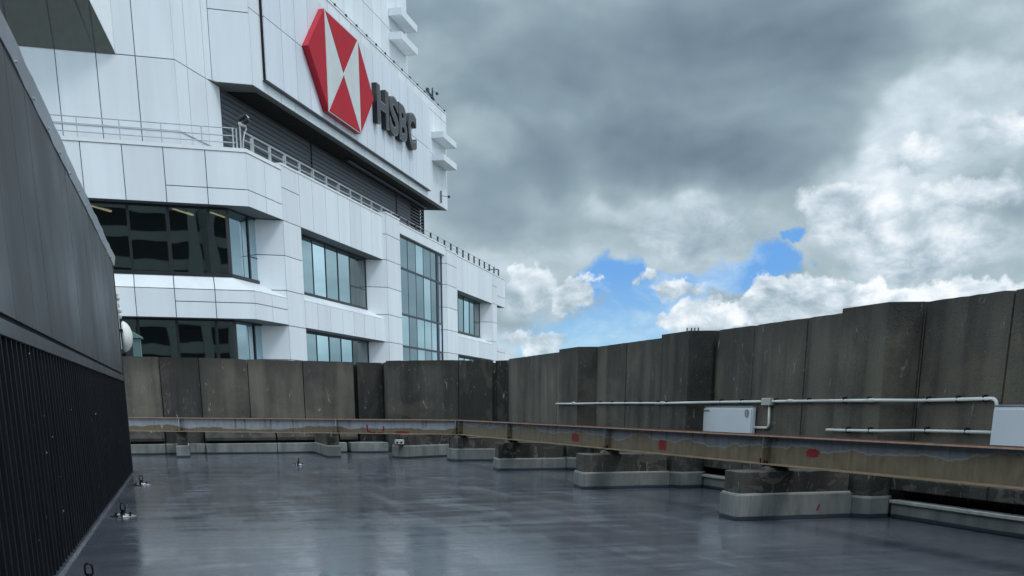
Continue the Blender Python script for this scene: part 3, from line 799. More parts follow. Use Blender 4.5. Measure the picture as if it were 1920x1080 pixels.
# radome antenna on the end of the plant room
ra = thing('dish_antenna', (-1.18, 27.0, 2.2), 'white round dish antenna seen edge-on on the corner of the plant room', 'antenna')
mb = MB(); vs = []; fs = []; n = 28
prof = [(-.03, .0), (-.03, .33), (.0, .352), (.03, .34), (.09, .30), (.145, .22), (.18, .11), (.19, .0)]
cx, cy, cz = -1.20, 27.05, 3.14
for (u, r_) in prof:
    for k in range(n):
        a = 2 * math.pi * k / n
        vs.append((cx + u, cy + math.cos(a) * r_, cz + math.sin(a) * r_))
for i in range(len(prof) - 1):
    for k in range(n): fs.append((i * n + k, i * n + (k + 1) % n, (i + 1) * n + (k + 1) % n, (i + 1) * n + k))
mb.add(vs, fs).build('radome', 'dome', ra, smooth=True)
MB().tube([(cx - .10, cy, cz), (cx - .03, cy, cz)], .20, 20).build('back_shell', 'clip', ra)
MB().tube([(cx - .075, YE + .1, cz - .3), (cx - .075, YE + .1, cz + .55)], .025, 10).build('mounting_pole', 'rail', ra)
MB().box(cx - .09, cx + .0, YE + .03, YE + .3, cz + .08, cz + .14).build('bracket', 'clip', ra)
wc = thing('wall_camera', (-1.22, 26.8, 3.5), 'slim white security camera on a stem above the dish antenna', 'camera')
MB().tube([(-1.235, 26.72, 3.52), (-1.235, 26.72, 3.62), (-1.235, 26.72, 3.64)], [.036, .036, .02], 12).build('lower_joint', 'dome', wc, smooth=True)
def sphere(c, r, name, m, parent, n=14, sq=1):
    mb = MB(); vs = []; fs = []
    for i in range(n + 1):
        th = math.pi * i / n
        for k in range(n):
            a = 2 * math.pi * k / n
            vs.append((c[0] + r * math.sin(th) * math.cos(a), c[1] + r * math.sin(th) * math.sin(a), c[2] + r * sq * math.cos(th)))
    for i in range(n):
        for k in range(n): fs.append((i * n + k, i * n + (k + 1) % n, (i + 1) * n + (k + 1) % n, (i + 1) * n + k))
    return mb.add(vs, fs).build(name, m, parent, smooth=True)
sphere((-1.235, 26.72, 3.70), .055, 'swivel_ball', 'dome', wc, sq=1.2)
MB().tube([(-1.235, 26.72, 3.72), (-1.245, 26.72, 3.94)], .022, 10).build('stem', 'dome', wc, smooth=True)
sphere((-1.245, 26.72, 3.97), .05, 'camera_head', 'dome', wc, sq=1.1)
MB().tube([(-1.25, 26.72, 3.985), (-1.25, 26.72, 4.06)], .042, 10).build('head_cap', 'dome', wc)
tb = thing('metal_bracket', (-.95, 27.4, 2.8), 'pale teal metal hood just behind the dish antenna', 'bracket')
MB().prism([(-1.05, 27.5), (-.86, 27.5), (-.86, 27.9), (-1.05, 27.9)], 2.70, 3.13).build('post', 'teal', tb, bevel=.01)
MB().prism([(-1.05, 27.45), (-.80, 27.45), (-.80, 27.95), (-1.05, 27.95)], 3.13, [3.30, 3.16, 3.16, 3.30]).build('hood', 'teal', tb, bevel=.01)

# ------------------------------------------------------------------ roof anchors
def anchor(x, y, rz, label):
    t = thing('roof_anchor', (x, y, 0), label, 'roof anchor', 'roof anchors bolted to the deck')
    t['o'] = (x, y, 0)
    q = random.Random(int(x * 100) + 5)
    mb = MB(); vs = [(x, y, .03)]; n = 16
    for ring, (r_, z) in enumerate(((.05, .035), (.11, .02), (.175, .003))):
        for k in range(n):
            a = 2 * math.pi * k / n; j = q.uniform(.8, 1.15)
            vs.append((x + math.cos(a) * r_ * j, y + math.sin(a) * r_ * j * .9, max(.003, z * q.uniform(.5, 1.6) if ring < 2 else z)))
    fs = [(0, 1 + k, 1 + (k + 1) % n) for k in range(n)]
    for i in range(2):
        for k in range(n): fs.append((1 + i * n + k, 1 + (i + 1) * n + k, 1 + (i + 1) * n + (k + 1) % n, 1 + i * n + (k + 1) % n))
    mb.add(vs, fs).build('crumpled_foil', 'foil', t)
    for s in (-1, 1):
        MB().tube([(x + s * .10, y - .02, .03), (x + s * .10, y - .02, .062)], .02, 6).build('bolt', 'iron', t)
    MB().tube([(x, y, .03), (x, y, .06), (x, y, .065), (x, y, .10)], [.045, .045, .028, .034], 12).build('swivel_base', 'iron', t)
    pts = []
    c, s_ = math.cos(rz), math.sin(rz)
    w, h0, h1 = .032, .095, .19
    loop = [(-w, h0), (-w, h1 - .03)] + [(-w * math.cos(a), h1 - .03 + .034 * math.sin(a)) for a in [math.pi * i / 8 for i in range(1, 8)]] + [(w, h1 - .03), (w, h0), (0, h0 - .006), (-w, h0)]
    MB().tube([(x + u * c, y + u * s_, z) for u, z in loop], .0095, 8).build('eye', 'iron', t, smooth=True)
    return t
anchor(-.93, 22.3, .0, 'roof anchor beside the far end of the black ribbed wall')
anchor(-.96, 16.05, .1, 'roof anchor with wide foil patch beside the middle of the black ribbed wall')
anchor(-.94, 9.95, .0, 'black anchor eye cut off at the bottom edge of the photo')
anchor(2.85, 28.3, 1.1, 'roof anchor standing alone in the open deck before the back wall')

# ------------------------------------------------------------------ office building
S3 = math.sqrt(3) / 2
E2 = Vector((.5, S3)); NN = Vector((S3, -.5)); A0 = Vector((4.2, 60.0))
def SF(s, off, z):                       # facade frame -> world
    p = A0 + E2 * s + NN * off
    return (p.x, p.y, z)
def W(s, off): q = SF(s, off, 0); return (q[0], q[1])
bd = thing('office_building', (10, 75, -45), 'white panelled office tower with dark windows and louvred storey behind the parapet', 'building')
GAP = .022
def skin(name, T, us, zs, t=.05, m='white', out=0., skip=(), parent=None):
    """cladding panels: T(u, off, z); joints are real gaps between the panels"""
    mb = MB()
    for i in range(len(us) - 1):
        for j in range(len(zs) - 1):
            if (i, j) in skip: continue
            mb.box(us[i] + GAP, us[i + 1] - GAP, out - t, out, zs[j] + GAP, zs[j + 1] - GAP, lambda a, b, c: T(a, b, c))
    return mb.build(name, m, parent or bd)
def solid(name, pts, z0, z1, m='joint'):
    return MB().prism(pts, z0, z1).build(name, m, bd)
def TL(y): return lambda x, o, z: (x, y - o, z)       # faces towards -Y
TE = lambda s, o, z: SF(s, o, z)                       # faces along the long facade

# ---- podium: left bay. outline points: L face y=60, corner A0, then along E2 to pillar one
def bay_band(z0, zt, zs_mid, sill=None, back=3.0):
    """parapet/spandrel band that wraps the bay corner"""
    k = .05
    outer = [(-16, 60 + k), (A0.x - .03, 60 + k), W(.04 / S3, -k), W(4.18, -k)]
    inner = [W(4.18, -back), (A0.x - back * .75, 60 + back * .9), (-16, 60 + back)]
    solid('spandrel_core', outer + inner, z0 + .01, zt - .01)
xs = [-16, -14.02, -12.0, -9.96, -7.94, -5.92, -3.90, -1.93, .06, 2.13, 4.20]
# top band
bay_band(11.68, 14.28, None)
skin('bay_panel', TL(60), xs[:9], [11.67, 14.28], m='white')
skin('bay_panel', TL(60), xs[8:], [11.67, 12.49, 14.28], m='white')
skin('bay_panel', TE, [0, 2.12, 4.2], [11.67, 12.49, 14.28], m='white', out=0)
co = MB(); co.prism([(-16, 59.96), (A0.x + .02, 59.96), W(4.2, .04), W(4.2, -.45), (A0.x - .33, 60.42), (-16, 60.42)], 14.282, 14.46)
co.build('coping', 'coping', bd)
# lower bands (z of top edge, bottom edge), sloping sills running back to the glass
for (zb, zf, zg) in ((6.03, 7.52, 8.22), (.38, 1.87, 2.57)):
    bay_band(zb, zf, None)
    skin('bay_panel', TL(60), xs[:9], [zb, zf + .0], m='white')
    zm = zb + .83
    skin('bay_panel', TL(60), xs[8:], [zb, zm, zf], m='white')
    skin('bay_panel', TE, [0, 2.12, 4.2], [zb, zm, zf], m='white')
    # sill
    mb = MB()
    ci = (3.07, 60.78)
    for a, b in zip(xs[:-1], xs[1:]):
        bb = b - GAP if b < 4 else b
        bi = bb if b < 4 else ci[0]
        mb.add([(a + GAP, 60.0, zf), (bb, 60.0, zf), (bi, ci[1], zg), (a + GAP, ci[1], zg), (a + GAP, 60.0, zf - .05), (bb, 60.0, zf - .05), (bi, ci[1], zf - .05), (a + GAP, ci[1], zf - .05)],
               [(0, 1, 2, 3), (4, 7, 6, 5), (0, 4, 5, 1), (2, 6, 7, 3), (1, 5, 6, 2), (0, 3, 7, 4)])
    q1, q2 = W(4.19, 0), W(4.19, -1.37)
    mb.add([(4.2, 60, zf), (q1[0], q1[1], zf), (q2[0], q2[1], zg), (ci[0], ci[1], zg), (4.2, 60, zf - .05), (q1[0], q1[1], zf - .05), (q2[0], q2[1], zf - .05), (ci[0], ci[1], zf - .05)],
           [(0, 1, 2, 3), (4, 7, 6, 5), (0, 4, 5, 1), (2, 6, 7, 3), (1, 5, 6, 2), (0, 3, 7, 4)])
    mb.build('sloping_sill', 'white', bd)
# bay windows
def bay_window(z0, z1):
    w = MB()
    # frame on the left-facing run
    yg = 60.78
    posts = [x - .02 for x in xs[1:-1]]
    for x in posts: w.box(x - .07, x + .07, yg - .05, yg + .12, z0, z1)
    w.box(-16, 3.07, yg - .06, yg + .10, z0 - .02, z0 + .16); w.box(-16, 3.07, yg - .03, yg + .10, z1 - .10, z1)
    # corner and long-run posts, off = -1.37
    o = -1.37
    sC = (Vector((3.07, 60.78)) - A0).dot(E2)
    send = 4.22
    for s in (sC + .03, sC + 2.3, send - .06): w.box(s - .07, s + .07, o - .1, o + .05, z0, z1, TE)
    w.box(sC, send, o - .08, o + .06, z0 - .02, z0 + .16, TE); w.box(sC, send, o - .08, o + .04, z1 - .10, z1, TE)
    w.box(sC + 2.3, send, o - .02, o + .02, z0 + 1.30, z0 + 1.36, TE)
    fr = w.build('window', 'frame', bd)
    g_ = MB()
    es = [-16] + posts + [3.02]
    for a, b in zip(es[:-1], es[1:]):
        t = random.uniform(-.012, .012); c = random.uniform(-.004, .004)
        g_.add([(a + .05, yg + .02 - t, z0 + .1), (b - .05, yg + .02 + t, z0 + .1), (b - .05, yg + .02 + t + c, z1 - .05), (a + .05, yg + .02 - t + c, z1 - .05)], [(0, 1, 2, 3)])
    pn = g_.build('pane', 'glass_d', fr)
    g2 = MB(); g2.box(sC + .08, sC + 1.55, o - .03, o - .01, z0 + .1, z1 - .05, TE); g2.box(sC + 1.62, send, o - .03, o - .01, z0 + .1, z1 - .05, TE)
    g2.build('pane', 'glass_b', fr)
    return fr
bay_window(8.24, 11.68); bay_window(2.59, 6.04)
# rooms behind the bay windows: ceiling, floor, back wall and tube lights
for (zf_, zc) in ((8.1, 11.74), (2.45, 6.10)):
    poly = [(-16, 60.95), (3.0, 60.95), W(4.2, -1.6), W(7, -10), (-16, 72)]
    MB().prism(poly, zf_ - .15, zf_).build('office_floor', 'carpet', bd)
    MB().prism(poly, zc, zc + .1).build('office_ceiling', 'ceil', bd)
MB().prism([(-16, 68.5), (1.6, 68.5), (1.6, 68.7), (-16, 68.7)], 0, 11.9).build('room_wall', 'carpet', bd)
MB().prism([(1.6, 68.5), W(6.6, -3.5), W(6.6, -3.6), (1.6, 68.7)], 0, 11.9).build('room_wall', 'carpet', bd)
for (x, y, z) in ((-3.9, 62.0, 11.70), (.35, 61.8, 11.70), (2.3, 62.3, 11.70)):
    q = Vector((x, y)); e = q + E2 * 2.0; w_ = NN * .07
    MB().prism([tuple(q - w_), tuple(q + w_), tuple(e + w_), tuple(e - w_)], z - .05, z + .03).build('tube_light', 'lamp', bd)

# ---- long facade, storeys
ZB = [(11.67, 14.62), (6.03, 7.72), (.38, 2.07), (-12, -3.6)]      # spandrel bands
pil = [(4.18, 6.62, 0.0, 14.58), (21.12, 24.2, .26, 14.80), (37.3, 40.7, .10, 14.52), (54.55, 56.62, .0, 14.52)]
zj = [-3.6, -1.7, .35, 2.2, 4.1, 6.0, 7.92, 9.8, 11.67, 13.4]
for i, (s0, s1, o, zt) in enumerate(pil):
    MB().prism([W(s0 + .05, -3.2), W(s0 + .05, o - .05), W(s1 - .05, o - .05), W(s1 - .05, -3.2)][::-1], -45, zt - .02).build('pillar_core', 'joint', bd)
    skin('pillar_panel', TE, [s0, s1], zj + [zt], out=o)
    # left (viewer-facing) side runs straight back along -X
    a = Vector(W(s0, o)); 
    def TS(u, oo, z, a=a): return (a.x - u, a.y - oo, z)
    skin('pillar_side', TS, [.02, 2.1], zj + [zt - .02] if i in (1,) else zj + [zt - .02], out=0.0)
    MB().prism([(a.x - 2.06, a.y + .05), (a.x - .05, a.y + .05), (a.x - .1, a.y + .8), (a.x - 2.06, a.y + .8)], -45, zt - .03).build('pillar_core', 'joint', bd)
# spandrels between the pillars
def spandrel(s0, s1, z0, z1, us, sill=None, out=0., m='white'):
    MB().prism([W(s0, -2.6), W(s0, out - .05), W(s1, out - .05), W(s1, -2.6)][::-1], z0 + .015, z1 - .02).build('spandrel_core', 'joint', bd)
    skin('spandrel_panel', TE, us, [z0, z1], out=out, m=m)
    if sill:
        mb = MB()
        for a, b in zip(us[:-1], us[1:]):
            v = [(a + GAP, out, z1 - GAP), (b - GAP, out, z1 - GAP), (b - GAP, -1.02, sill), (a + GAP, -1.02, sill), (a + GAP, out, z1 - .06), (b - GAP, out, z1 - .06), (b - GAP, -1.02, z1 - .06), (a + GAP, -1.02, z1 - .06)]
            mb.add([SF(*q) for q in v], [(0, 1, 2, 3), (4, 7, 6, 5), (0, 4, 5, 1), (2, 6, 7, 3), (1, 5, 6, 2), (0, 3, 7, 4)])
        mb.build('sloping_sill', 'white', bd)
u1 = [6.62, 8.55, 10.6, 12.65, 14.7, 16.75, 18.8, 21.1]
spandrel(6.62, 21.1, 11.67, 14.60, u1)
spandrel(6.62, 21.1, 6.03, 7.62, u1, 8.18)
spandrel(6.62, 21.1, .38, 1.97, u1, 2.53)
spandrel(6.62, 21.1, -45, -3.2, u1)
u3 = [40.7, 42.7, 44.8, 46.9, 49.0, 51.1, 54.55]
spandrel(40.7, 54.55, 11.60, 14.50, u3)
spandrel(40.7, 54.55, 6.03, 7.62, u3, 8.12)
spandrel(40.7, 54.55, .38, 1.97, u3, 2.5)
spandrel(40.7, 54.55, -45, -3.2, u3)
# far bay that overhangs at the end
for z0, z1 in ((11.65, 14.50), (6.03, 7.42), (.4, 1.8)):
    MB().prism([W(56.62, -4), W(56.62, -.05), W(60.4, -.05), W(58.4, -4)][::-1], z0 + .01, z1 - .02).build('spandrel_core', 'joint', bd)
    skin('bay_panel', TE, [56.62, 58.5, 60.42], [z0, z0 + .95, z1], out=0)
MB().prism([W(56.6, -4), W(56.6, -1.1), W(57.4, -1.1), W(57.4, -4)][::-1], -45, 14.4).build('wall', 'white', bd)
# flat copings
for s0, s1, o, z in ((4.2, 6.6, 0, 14.56), (6.6, 21.1, 0, 14.58), (21.1, 24.22, .26, 14.79), (24.22, 37.3, -.05, 14.74), (37.3, 40.7, .1, 14.51), (40.7, 60.42, 0, 14.49)):
    MB().box(s0 + .005, s1 - .005, -.6, o + .035, z + .0, z + .10, TE).build('coping', 'coping', bd)
# windows in the long facade
def long_window(s0, s1, z0, z1, muls, o=-1.0, dark_from=None, m='glass_b'):
    w = MB()
    w.box(s0, s1, o - .1, o + .03, z0 - .03, z0 + .13, TE); w.box(s0, s1, o - .1, o + .02, z1 - .16, z1, TE)
    for s in [s0 + .06] + muls + [s1 - .08]: w.box(s - .055, s + .055, o - .1, o + .012, z0, z1, TE)
    fr = w.build('window', 'frame', bd)
    g_ = MB()
    es = [s0] + muls + [s1]
    for a, b in zip(es[:-1], es[1:]):
        t = random.uniform(-.01, .01)
        if dark_from is not None and a >= dark_from - .1: continue
        g_.add([SF(a + .04, o - .02 + t, z0 + .1), SF(b - .04, o - .02 - t, z0 + .1), SF(b - .04, o - .02 - t, z1 - .1), SF(a + .04, o - .02 + t, z1 - .1)], [(0, 1, 2, 3)])
    g_.build('pane', m, fr)
    if dark_from is not None:
        MB().add([SF(dark_from, o - .02, z0 + .1), SF(s1, o - .02, z0 + .1), SF(s1, o - .02, z1 - .1), SF(dark_from, o - .02, z1 - .1)], [(0, 1, 2, 3)]).build('pane', 'glass_d', fr)
        MB().box(dark_from, s1, o - .04, o + .02, z0 + 1.3, z0 + 1.36, TE).build('transom', 'frame', fr)
    MB().box(s0 - .2, s1 + .3, -2.5, -2.4, z0, z1, TE).build('room_wall', 'black', bd)
for z0, z1 in ((8.2, 11.68), (2.55, 6.04), (-3.1, .39)):
    long_window(6.5, 20.1, z0, z1, [8.4, 10.5, 12.6, 14.7, 16.85], dark_from=16.85)
    long_window(40.6, 53.2, z0, z1, [42.7, 44.8, 46.9, 49.0, 50.9], dark_from=50.9)
# curtain wall
cw = MB()
o = -.30
for s, hw in ((24.3, .05), (25.55, .20), (27.7, .035), (29.75, .035), (31.8, .035), (33.8, .035), (35.75, .26), (37.1, .12)):
    cw.box(s - hw, s + hw, o - .12, o + (.03 if hw > .1 else -.01), -12, 14.0, TE)
for z in (14.0, 11.72, 8.35, 5.98, 2.6, .2, -3): cw.box(24.22, 37.28, o - .10, o + .02, z - .075, z + .075, TE)
cf = cw.build('curtain_wall_frame', 'rail_dark', bd)
g_ = MB(); ss = [24.22, 25.55, 27.7, 29.75, 31.8, 33.8, 35.75, 37.28]; zz = [-12, -3, .2, 2.6, 5.98, 8.35, 11.72, 14.0]
for a, b in zip(ss[:-1], ss[1:]):
    for c, d_ in zip(zz[:-1], zz[1:]):
        t = random.uniform(-.006, .006)
        g_.add([SF(a + .02, o - .03 + t, c), SF(b - .02, o - .03 - t, c), SF(b - .02, o - .03 - t, d_), SF(a + .02, o - .03 + t, d_)], [(0, 1, 2, 3)])
g_.build('pane', 'glass_c', cf)
MB().box(24.22, 37.28, -1.2, -.05, 14.06, 14.74, TE).build('header', 'white', bd)
MB().box(24.22, 37.28, -2.0, -1.9, -12, 14.0, TE).build('room_wall', 'black', bd)
# podium bulk (keeps the building solid from other sides) and its roof
MB().prism([(-16, 72), (1, 72), W(9, -9), W(56, -9), W(56, -30), (-16, 100)], -45, 14.2).build('podium_core', 'joint', bd)
MB().prism([(-16, 60.45), (3.7, 60.45), W(4.3, -.6), W(57.0, -.6), W(57.0, -9.0), W(8.9, -9.0), (1, 71.9), (-16, 71.9)], 13.9, 14.22).build('terrace', 'flash', bd)

# ---- upper tower
ZT = 46
xt = [-16.7, -14.7, -12.68, -10.7, -8.7, -6.68, -4.72, -2.80, -.91, 1.0]
solid('tower_core', [(-16.6, 61.55), (.93, 61.55), W(4.46, -3.62), W(38.9, -3.62), W(30, -24), (-16.6, 95)], 14.2, ZT - .1)
TLw = TL(61.5)
skin('tower_panel', TLw, xt, [14.3, 18.74], m='white')
skin('tower_panel', TLw, [-1.84 - .02, -.91, 1.0], [18.74, 22.9, 26.9, 31, 35, 39, ZT], m='white')
MB().box(-1.86, -1.84, 61.44, 61.5, 18.76, ZT).build('cladding_bead', 'coping', bd)
sL2 = (Vector((1.0, 61.5)) - A0).dot(E2); oL2 = (Vector((1.0, 61.5)) - A0).dot(NN)
skin('tower_panel', TE, [sL2 + .01, .97, 2.88, 4.46], [14.3, 18.74], out=oL2)
skin('tower_panel', TE, [sL2 + .01, .97, 2.88, 3.63], [18.74, 22.9, 26.9, 31, 35, 39, ZT], out=oL2)
# skirting trim low on the tower
MB().box(-16, 1.02, 61.46, 61.495, 15.36, 15.42).build('wall_trim', 'rail', bd)
MB().box(sL2, 4.44, oL2 + .005, oL2 + .03, 15.36, 15.42, TE).build('wall_trim', 'rail', bd)
# sloping-soffit volume at top left
c0 = Vector((-1.84, 61.5)); kk = 6.2
c1 = c0 - E2 * kk; z0, z1 = 18.74, 18.74 + kk * 1.78 / 1.88
v = [(-18, 61.45, z0 + .04), (c0.x, c0.y, z0 + .04), (c1.x, c1.y, z1 + .04), (-18, c1.y, z1 + .04), (-18, 61.45, ZT), (c0.x, c0.y, ZT), (c1.x, c1.y, ZT), (-18, c1.y, ZT)]
MB().add(v, [(0, 3, 2, 1), (4, 5, 6, 7), (0, 1, 5, 4), (2, 3, 7, 6), (1, 2, 6, 5), (0, 4, 7, 3)]).build('overhang_volume', ['coping'], bd)
mb = MB()
for a, b in zip([-18, -14.8, -12.75, -10.75, -8.7, -6.70, -4.72, -2.80], [-14.8, -12.75, -10.75, -8.7, -6.70, -4.72, -2.80, 99]):
    lo_ = 61.45
    def xe(t): return c0.x + (c1.x - c0.x) * t
    dy = c1.y - 61.45
    b0 = min(b - .025, xe(0)); b1 = min(b - .025, xe(1))
    a1 = min(a + .025, b1 - .01)
    if b > 50:
        tt = (xe(0) - (a + .025)) / (xe(0) - xe(1))
        mb.add([(a + .025, 61.45, z0 - .03), (xe(0) - .02, 61.45, z0 - .03), (a + .025, 61.45 + dy * tt, z0 - .03 + (z1 - z0) * tt)], [(0, 1, 2)])
    elif b == -2.80:
        t2 = (xe(0) - b0) / (xe(0) - xe(1))
        mb.add([(a + .025, 61.45, z0 - .03), (b0, 61.45, z0 - .03), (b0, 61.45 + dy * t2, z0 - .03 + (z1 - z0) * t2), (xe(1), c1.y, z1 - .03), (a + .025, c1.y, z1 - .03)], [(0, 1, 2, 3, 4)])
    else:
        mb.add([(a + .025, 61.45, z0 - .03), (b0, 61.45, z0 - .03), (b0, c1.y, z1 - .03), (a + .025, c1.y, z1 - .03)], [(0, 1, 2, 3)])
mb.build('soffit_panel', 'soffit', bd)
MB().add([(-18, 61.43, z0 + .02), (c0.x - .03, 61.43, z0 + .02), (c1.x, c1.y, z1 + .02), (-18, c1.y, z1 + .02)], [(0, 1, 2, 3)]).build('soffit_backing', 'joint', bd)

# ---- sign box
ZS0, ZS1 = 18.77, 26.72
solid('sign_box_core', [(3.2, 64.98), (5.12, 64.98), W(4.86, -1.68), W(43.85, -1.68), W(41.8, -6.4), W(5, -6.4)], ZS0 + .03, ZS1 - .05)
skin('box_panel', TL(64.91), [2.96, 5.16], [ZS0, 22.32, 26.4], out=0)
usb = [4.73, 6.68, 8.43, 10.4, 12.4, 14.4, 16.4, 18.4, 20.4, 22.4, 24.4, 26.4, 28.4, 30.4, 32.4, 34.4, 36.4, 38.4, 40.4, 42.2, 43.9]
skin('box_panel', TE, usb, [ZS0, 22.6, 25.98, ZS1], out=-1.62)
# upper wall above the box, left part and recessed tower wall
skin('box_panel', TL(64.91), [2.96, 5.16], [26.4, 31, ZT], out=0)
MB().prism([(3.0, 64.97), (5.1, 64.97), W(9.0, -3.0), W(9, -6), (3.0, 68)], 26.4, ZT).build('tower_core', 'joint', bd)
skin('tower_panel', TE, [s for s in usb if 9 < s < 38] + [38.96], [ZS1, 30.75, 34.8, 39, ZT], out=-3.54)
MB().box(4.74, 43.9, -3.5, -1.585, ZS1 + .001, ZS1 + .09, TE).build('coping', 'coping', bd)
# lightning conductor with clips along the top edge
k = MB(); k.tube([SF(5, -1.75, ZS1 + .32), SF(43.5, -1.75, ZS1 + .32)], .018, 6)
k.build('lightning_conductor', 'rail_dark', bd)
for i in range(20):
    s = 6.1 + i * 1.98
    MB().box(s - .07, s + .07, -1.80, -1.68, ZS1 + .09, ZS1 + .36, TE).build('conductor_clip', 'clip', bd)
# white box underside and the dark soffit
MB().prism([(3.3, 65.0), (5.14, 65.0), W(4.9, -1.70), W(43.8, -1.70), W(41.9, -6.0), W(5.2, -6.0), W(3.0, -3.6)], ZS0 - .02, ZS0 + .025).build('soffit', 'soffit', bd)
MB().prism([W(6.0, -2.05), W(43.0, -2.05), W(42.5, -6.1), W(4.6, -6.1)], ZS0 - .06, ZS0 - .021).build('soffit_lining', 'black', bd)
MB().box(22, 41, -2.9, -2.7, ZS0 - .30, ZS0 - .18, TE).build('soffit_duct', 'louvre', bd)
# louvred storey
lv = MB()
z = 14.3
while z < ZS0 - .1:
    lv.add([SF(4.47, -3.76, z + .16), SF(42.6, -3.76, z + .16), SF(42.6, -3.56, z + .12), SF(4.47, -3.56, z + .12),
            SF(4.47, -3.56, z), SF(42.6, -3.56, z), SF(42.6, -3.60, z), SF(4.47, -3.60, z), SF(42.6, -3.60, z + .11), SF(4.47, -3.60, z + .11)],
           [(0, 1, 2, 3), (3, 2, 5, 4), (4, 5, 6, 7), (7, 6, 8, 9), (9, 8, 1, 0)])
    z += .265
lv.build('louvre_blades', 'louvre', bd)
MB().box(4.5, 42.55, -3.95, -3.85, 14.2, ZS0 - .05, TE).build('louvre_backing', 'black', bd)
for s in (4.5, 17.2, 35.0, 42.6): MB().box(s - .05, s + .05, -3.8, -3.51, 14.2, ZS0 - .06, TE).build('louvre_mullion', 'rail_dark', bd)
MB().prism([W(4.5, -3.96), W(42.6, -3.96), W(40, -9), W(6, -9)], 14.2, ZS0 - .06).build('louvre_core', 'black', bd)

# ledges at the right end of the box and of the tower
def ledge(s0, s1, o0, o1, z0, z1):
    mb = MB()
    mb.box(s0, s1, o0, o1, z0, z1, TE)
    return mb.build('ledge', 'white', bd)
for z in (23.80, 22.02): ledge(39.2, 43.4, -1.61, -.55, z, z + .48)
for z in (31.65, 29.95): ledge(34.2, 38.4, -3.52, -2.45, z, z + .52)

# ---- sign backing panel
MB().box(6.10, 37.7, -1.60, -1.50, 19.42, 25.95, TE).build('sign_panel_shadow_backing', 'black', bd)  # black sheet stands in for the shadow at the panel edges
MB().box(6.0, 37.8, -1.60, -1.36, 19.30, 19.36, TE).build('sign_panel_ledge', 'rail_dark', bd)
us = [6.14, 8.44, 10.42, 12.44, 14.4, 16.4, 18.4, 20.4, 22.4, 24.1, 26.1, 28.1, 30.1, 32.1, 34.0, 35.9, 37.8]
skin('sign_panel', TE, us, [19.38, 22.60, 25.98], out=-1.40, t=.08, m='white_b')

# ------------------------------------------------------------------ emblem
em = thing('wall_emblem', SF(17.9, -1.2, 19.9), 'big red and white hexagon emblem mounted high on the white wall', 'sign')
hx = {'TL': (15.0, 25.78), 'TR': (20.85, 25.78), 'BR': (20.85, 19.98), 'BL': (15.0, 19.98), 'L': (12.08, 22.88), 'R': (23.75, 22.88), 'C': (17.925, 22.88)}
dx = -.75
hx = {k: (a + dx, b - .23) for k, (a, b) in hx.items()}
oF = -1.02
hexo = ['L', 'BL', 'BR', 'R', 'TR', 'TL']
mb = MB(); n = 6
vs = [SF(hx[k][0], -1.38, hx[k][1]) for k in hexo] + [SF(hx[k][0], oF, hx[k][1]) for k in hexo]
mb.add(vs, [tuple(range(5, -1, -1)), tuple(range(6, 12))] + [(i, (i + 1) % 6, 6 + (i + 1) % 6, 6 + i) for i in range(6)])
mb.build('casing', 'red_side', em)
def tri(ks, name, m, inset=.06):
    P = [Vector(hx[k]) for k in ks]; c = sum(P, Vector((0, 0))) / 3
    # inset each side by a fixed width
    out = []
    for i in range(3):
        a, b, d_ = P[i - 1], P[i], P[(i + 1) % 3]
        d1 = (b - a).normalized(); d2 = (d_ - b).normalized()
        n1 = Vector((-d1.y, d1.x)); n2 = Vector((-d2.y, d2.x))
        if n1.dot(c - b) < 0: n1 = -n1
        if n2.dot(c - b) < 0: n2 = -n2
        nn = (n1 + n2).normalized(); out.append(b + nn * inset / max(.2, nn.dot(n1)))
    vs = [SF(p.x, oF + .001, p.y) for p in out] + [SF(p.x, oF + .03, p.y) for p in out]
    MB().add(vs, [(0, 2, 1), (3, 4, 5), (0, 1, 4, 3), (1, 2, 5, 4), (2, 0, 3, 5)]).build(name, m, em)
MB().add([SF(hx[k][0], oF + .0006, hx[k][1]) for k in ('BL', 'BR', 'TR', 'TL')], [(0, 1, 2, 3)]).build('trim_plate', 'sign_white', em)
tri(('TL', 'C', 'BL'), 'white_triangle', 'sign_white', .0); tri(('TR', 'C', 'BR'), 'white_triangle', 'sign_white', .0)
for ks in (('TL', 'TR', 'C'), ('BL', 'BR', 'C'), ('L', 'TL', 'BL'), ('R', 'TR', 'BR')): tri(ks, 'red_triangle', 'red', .07)

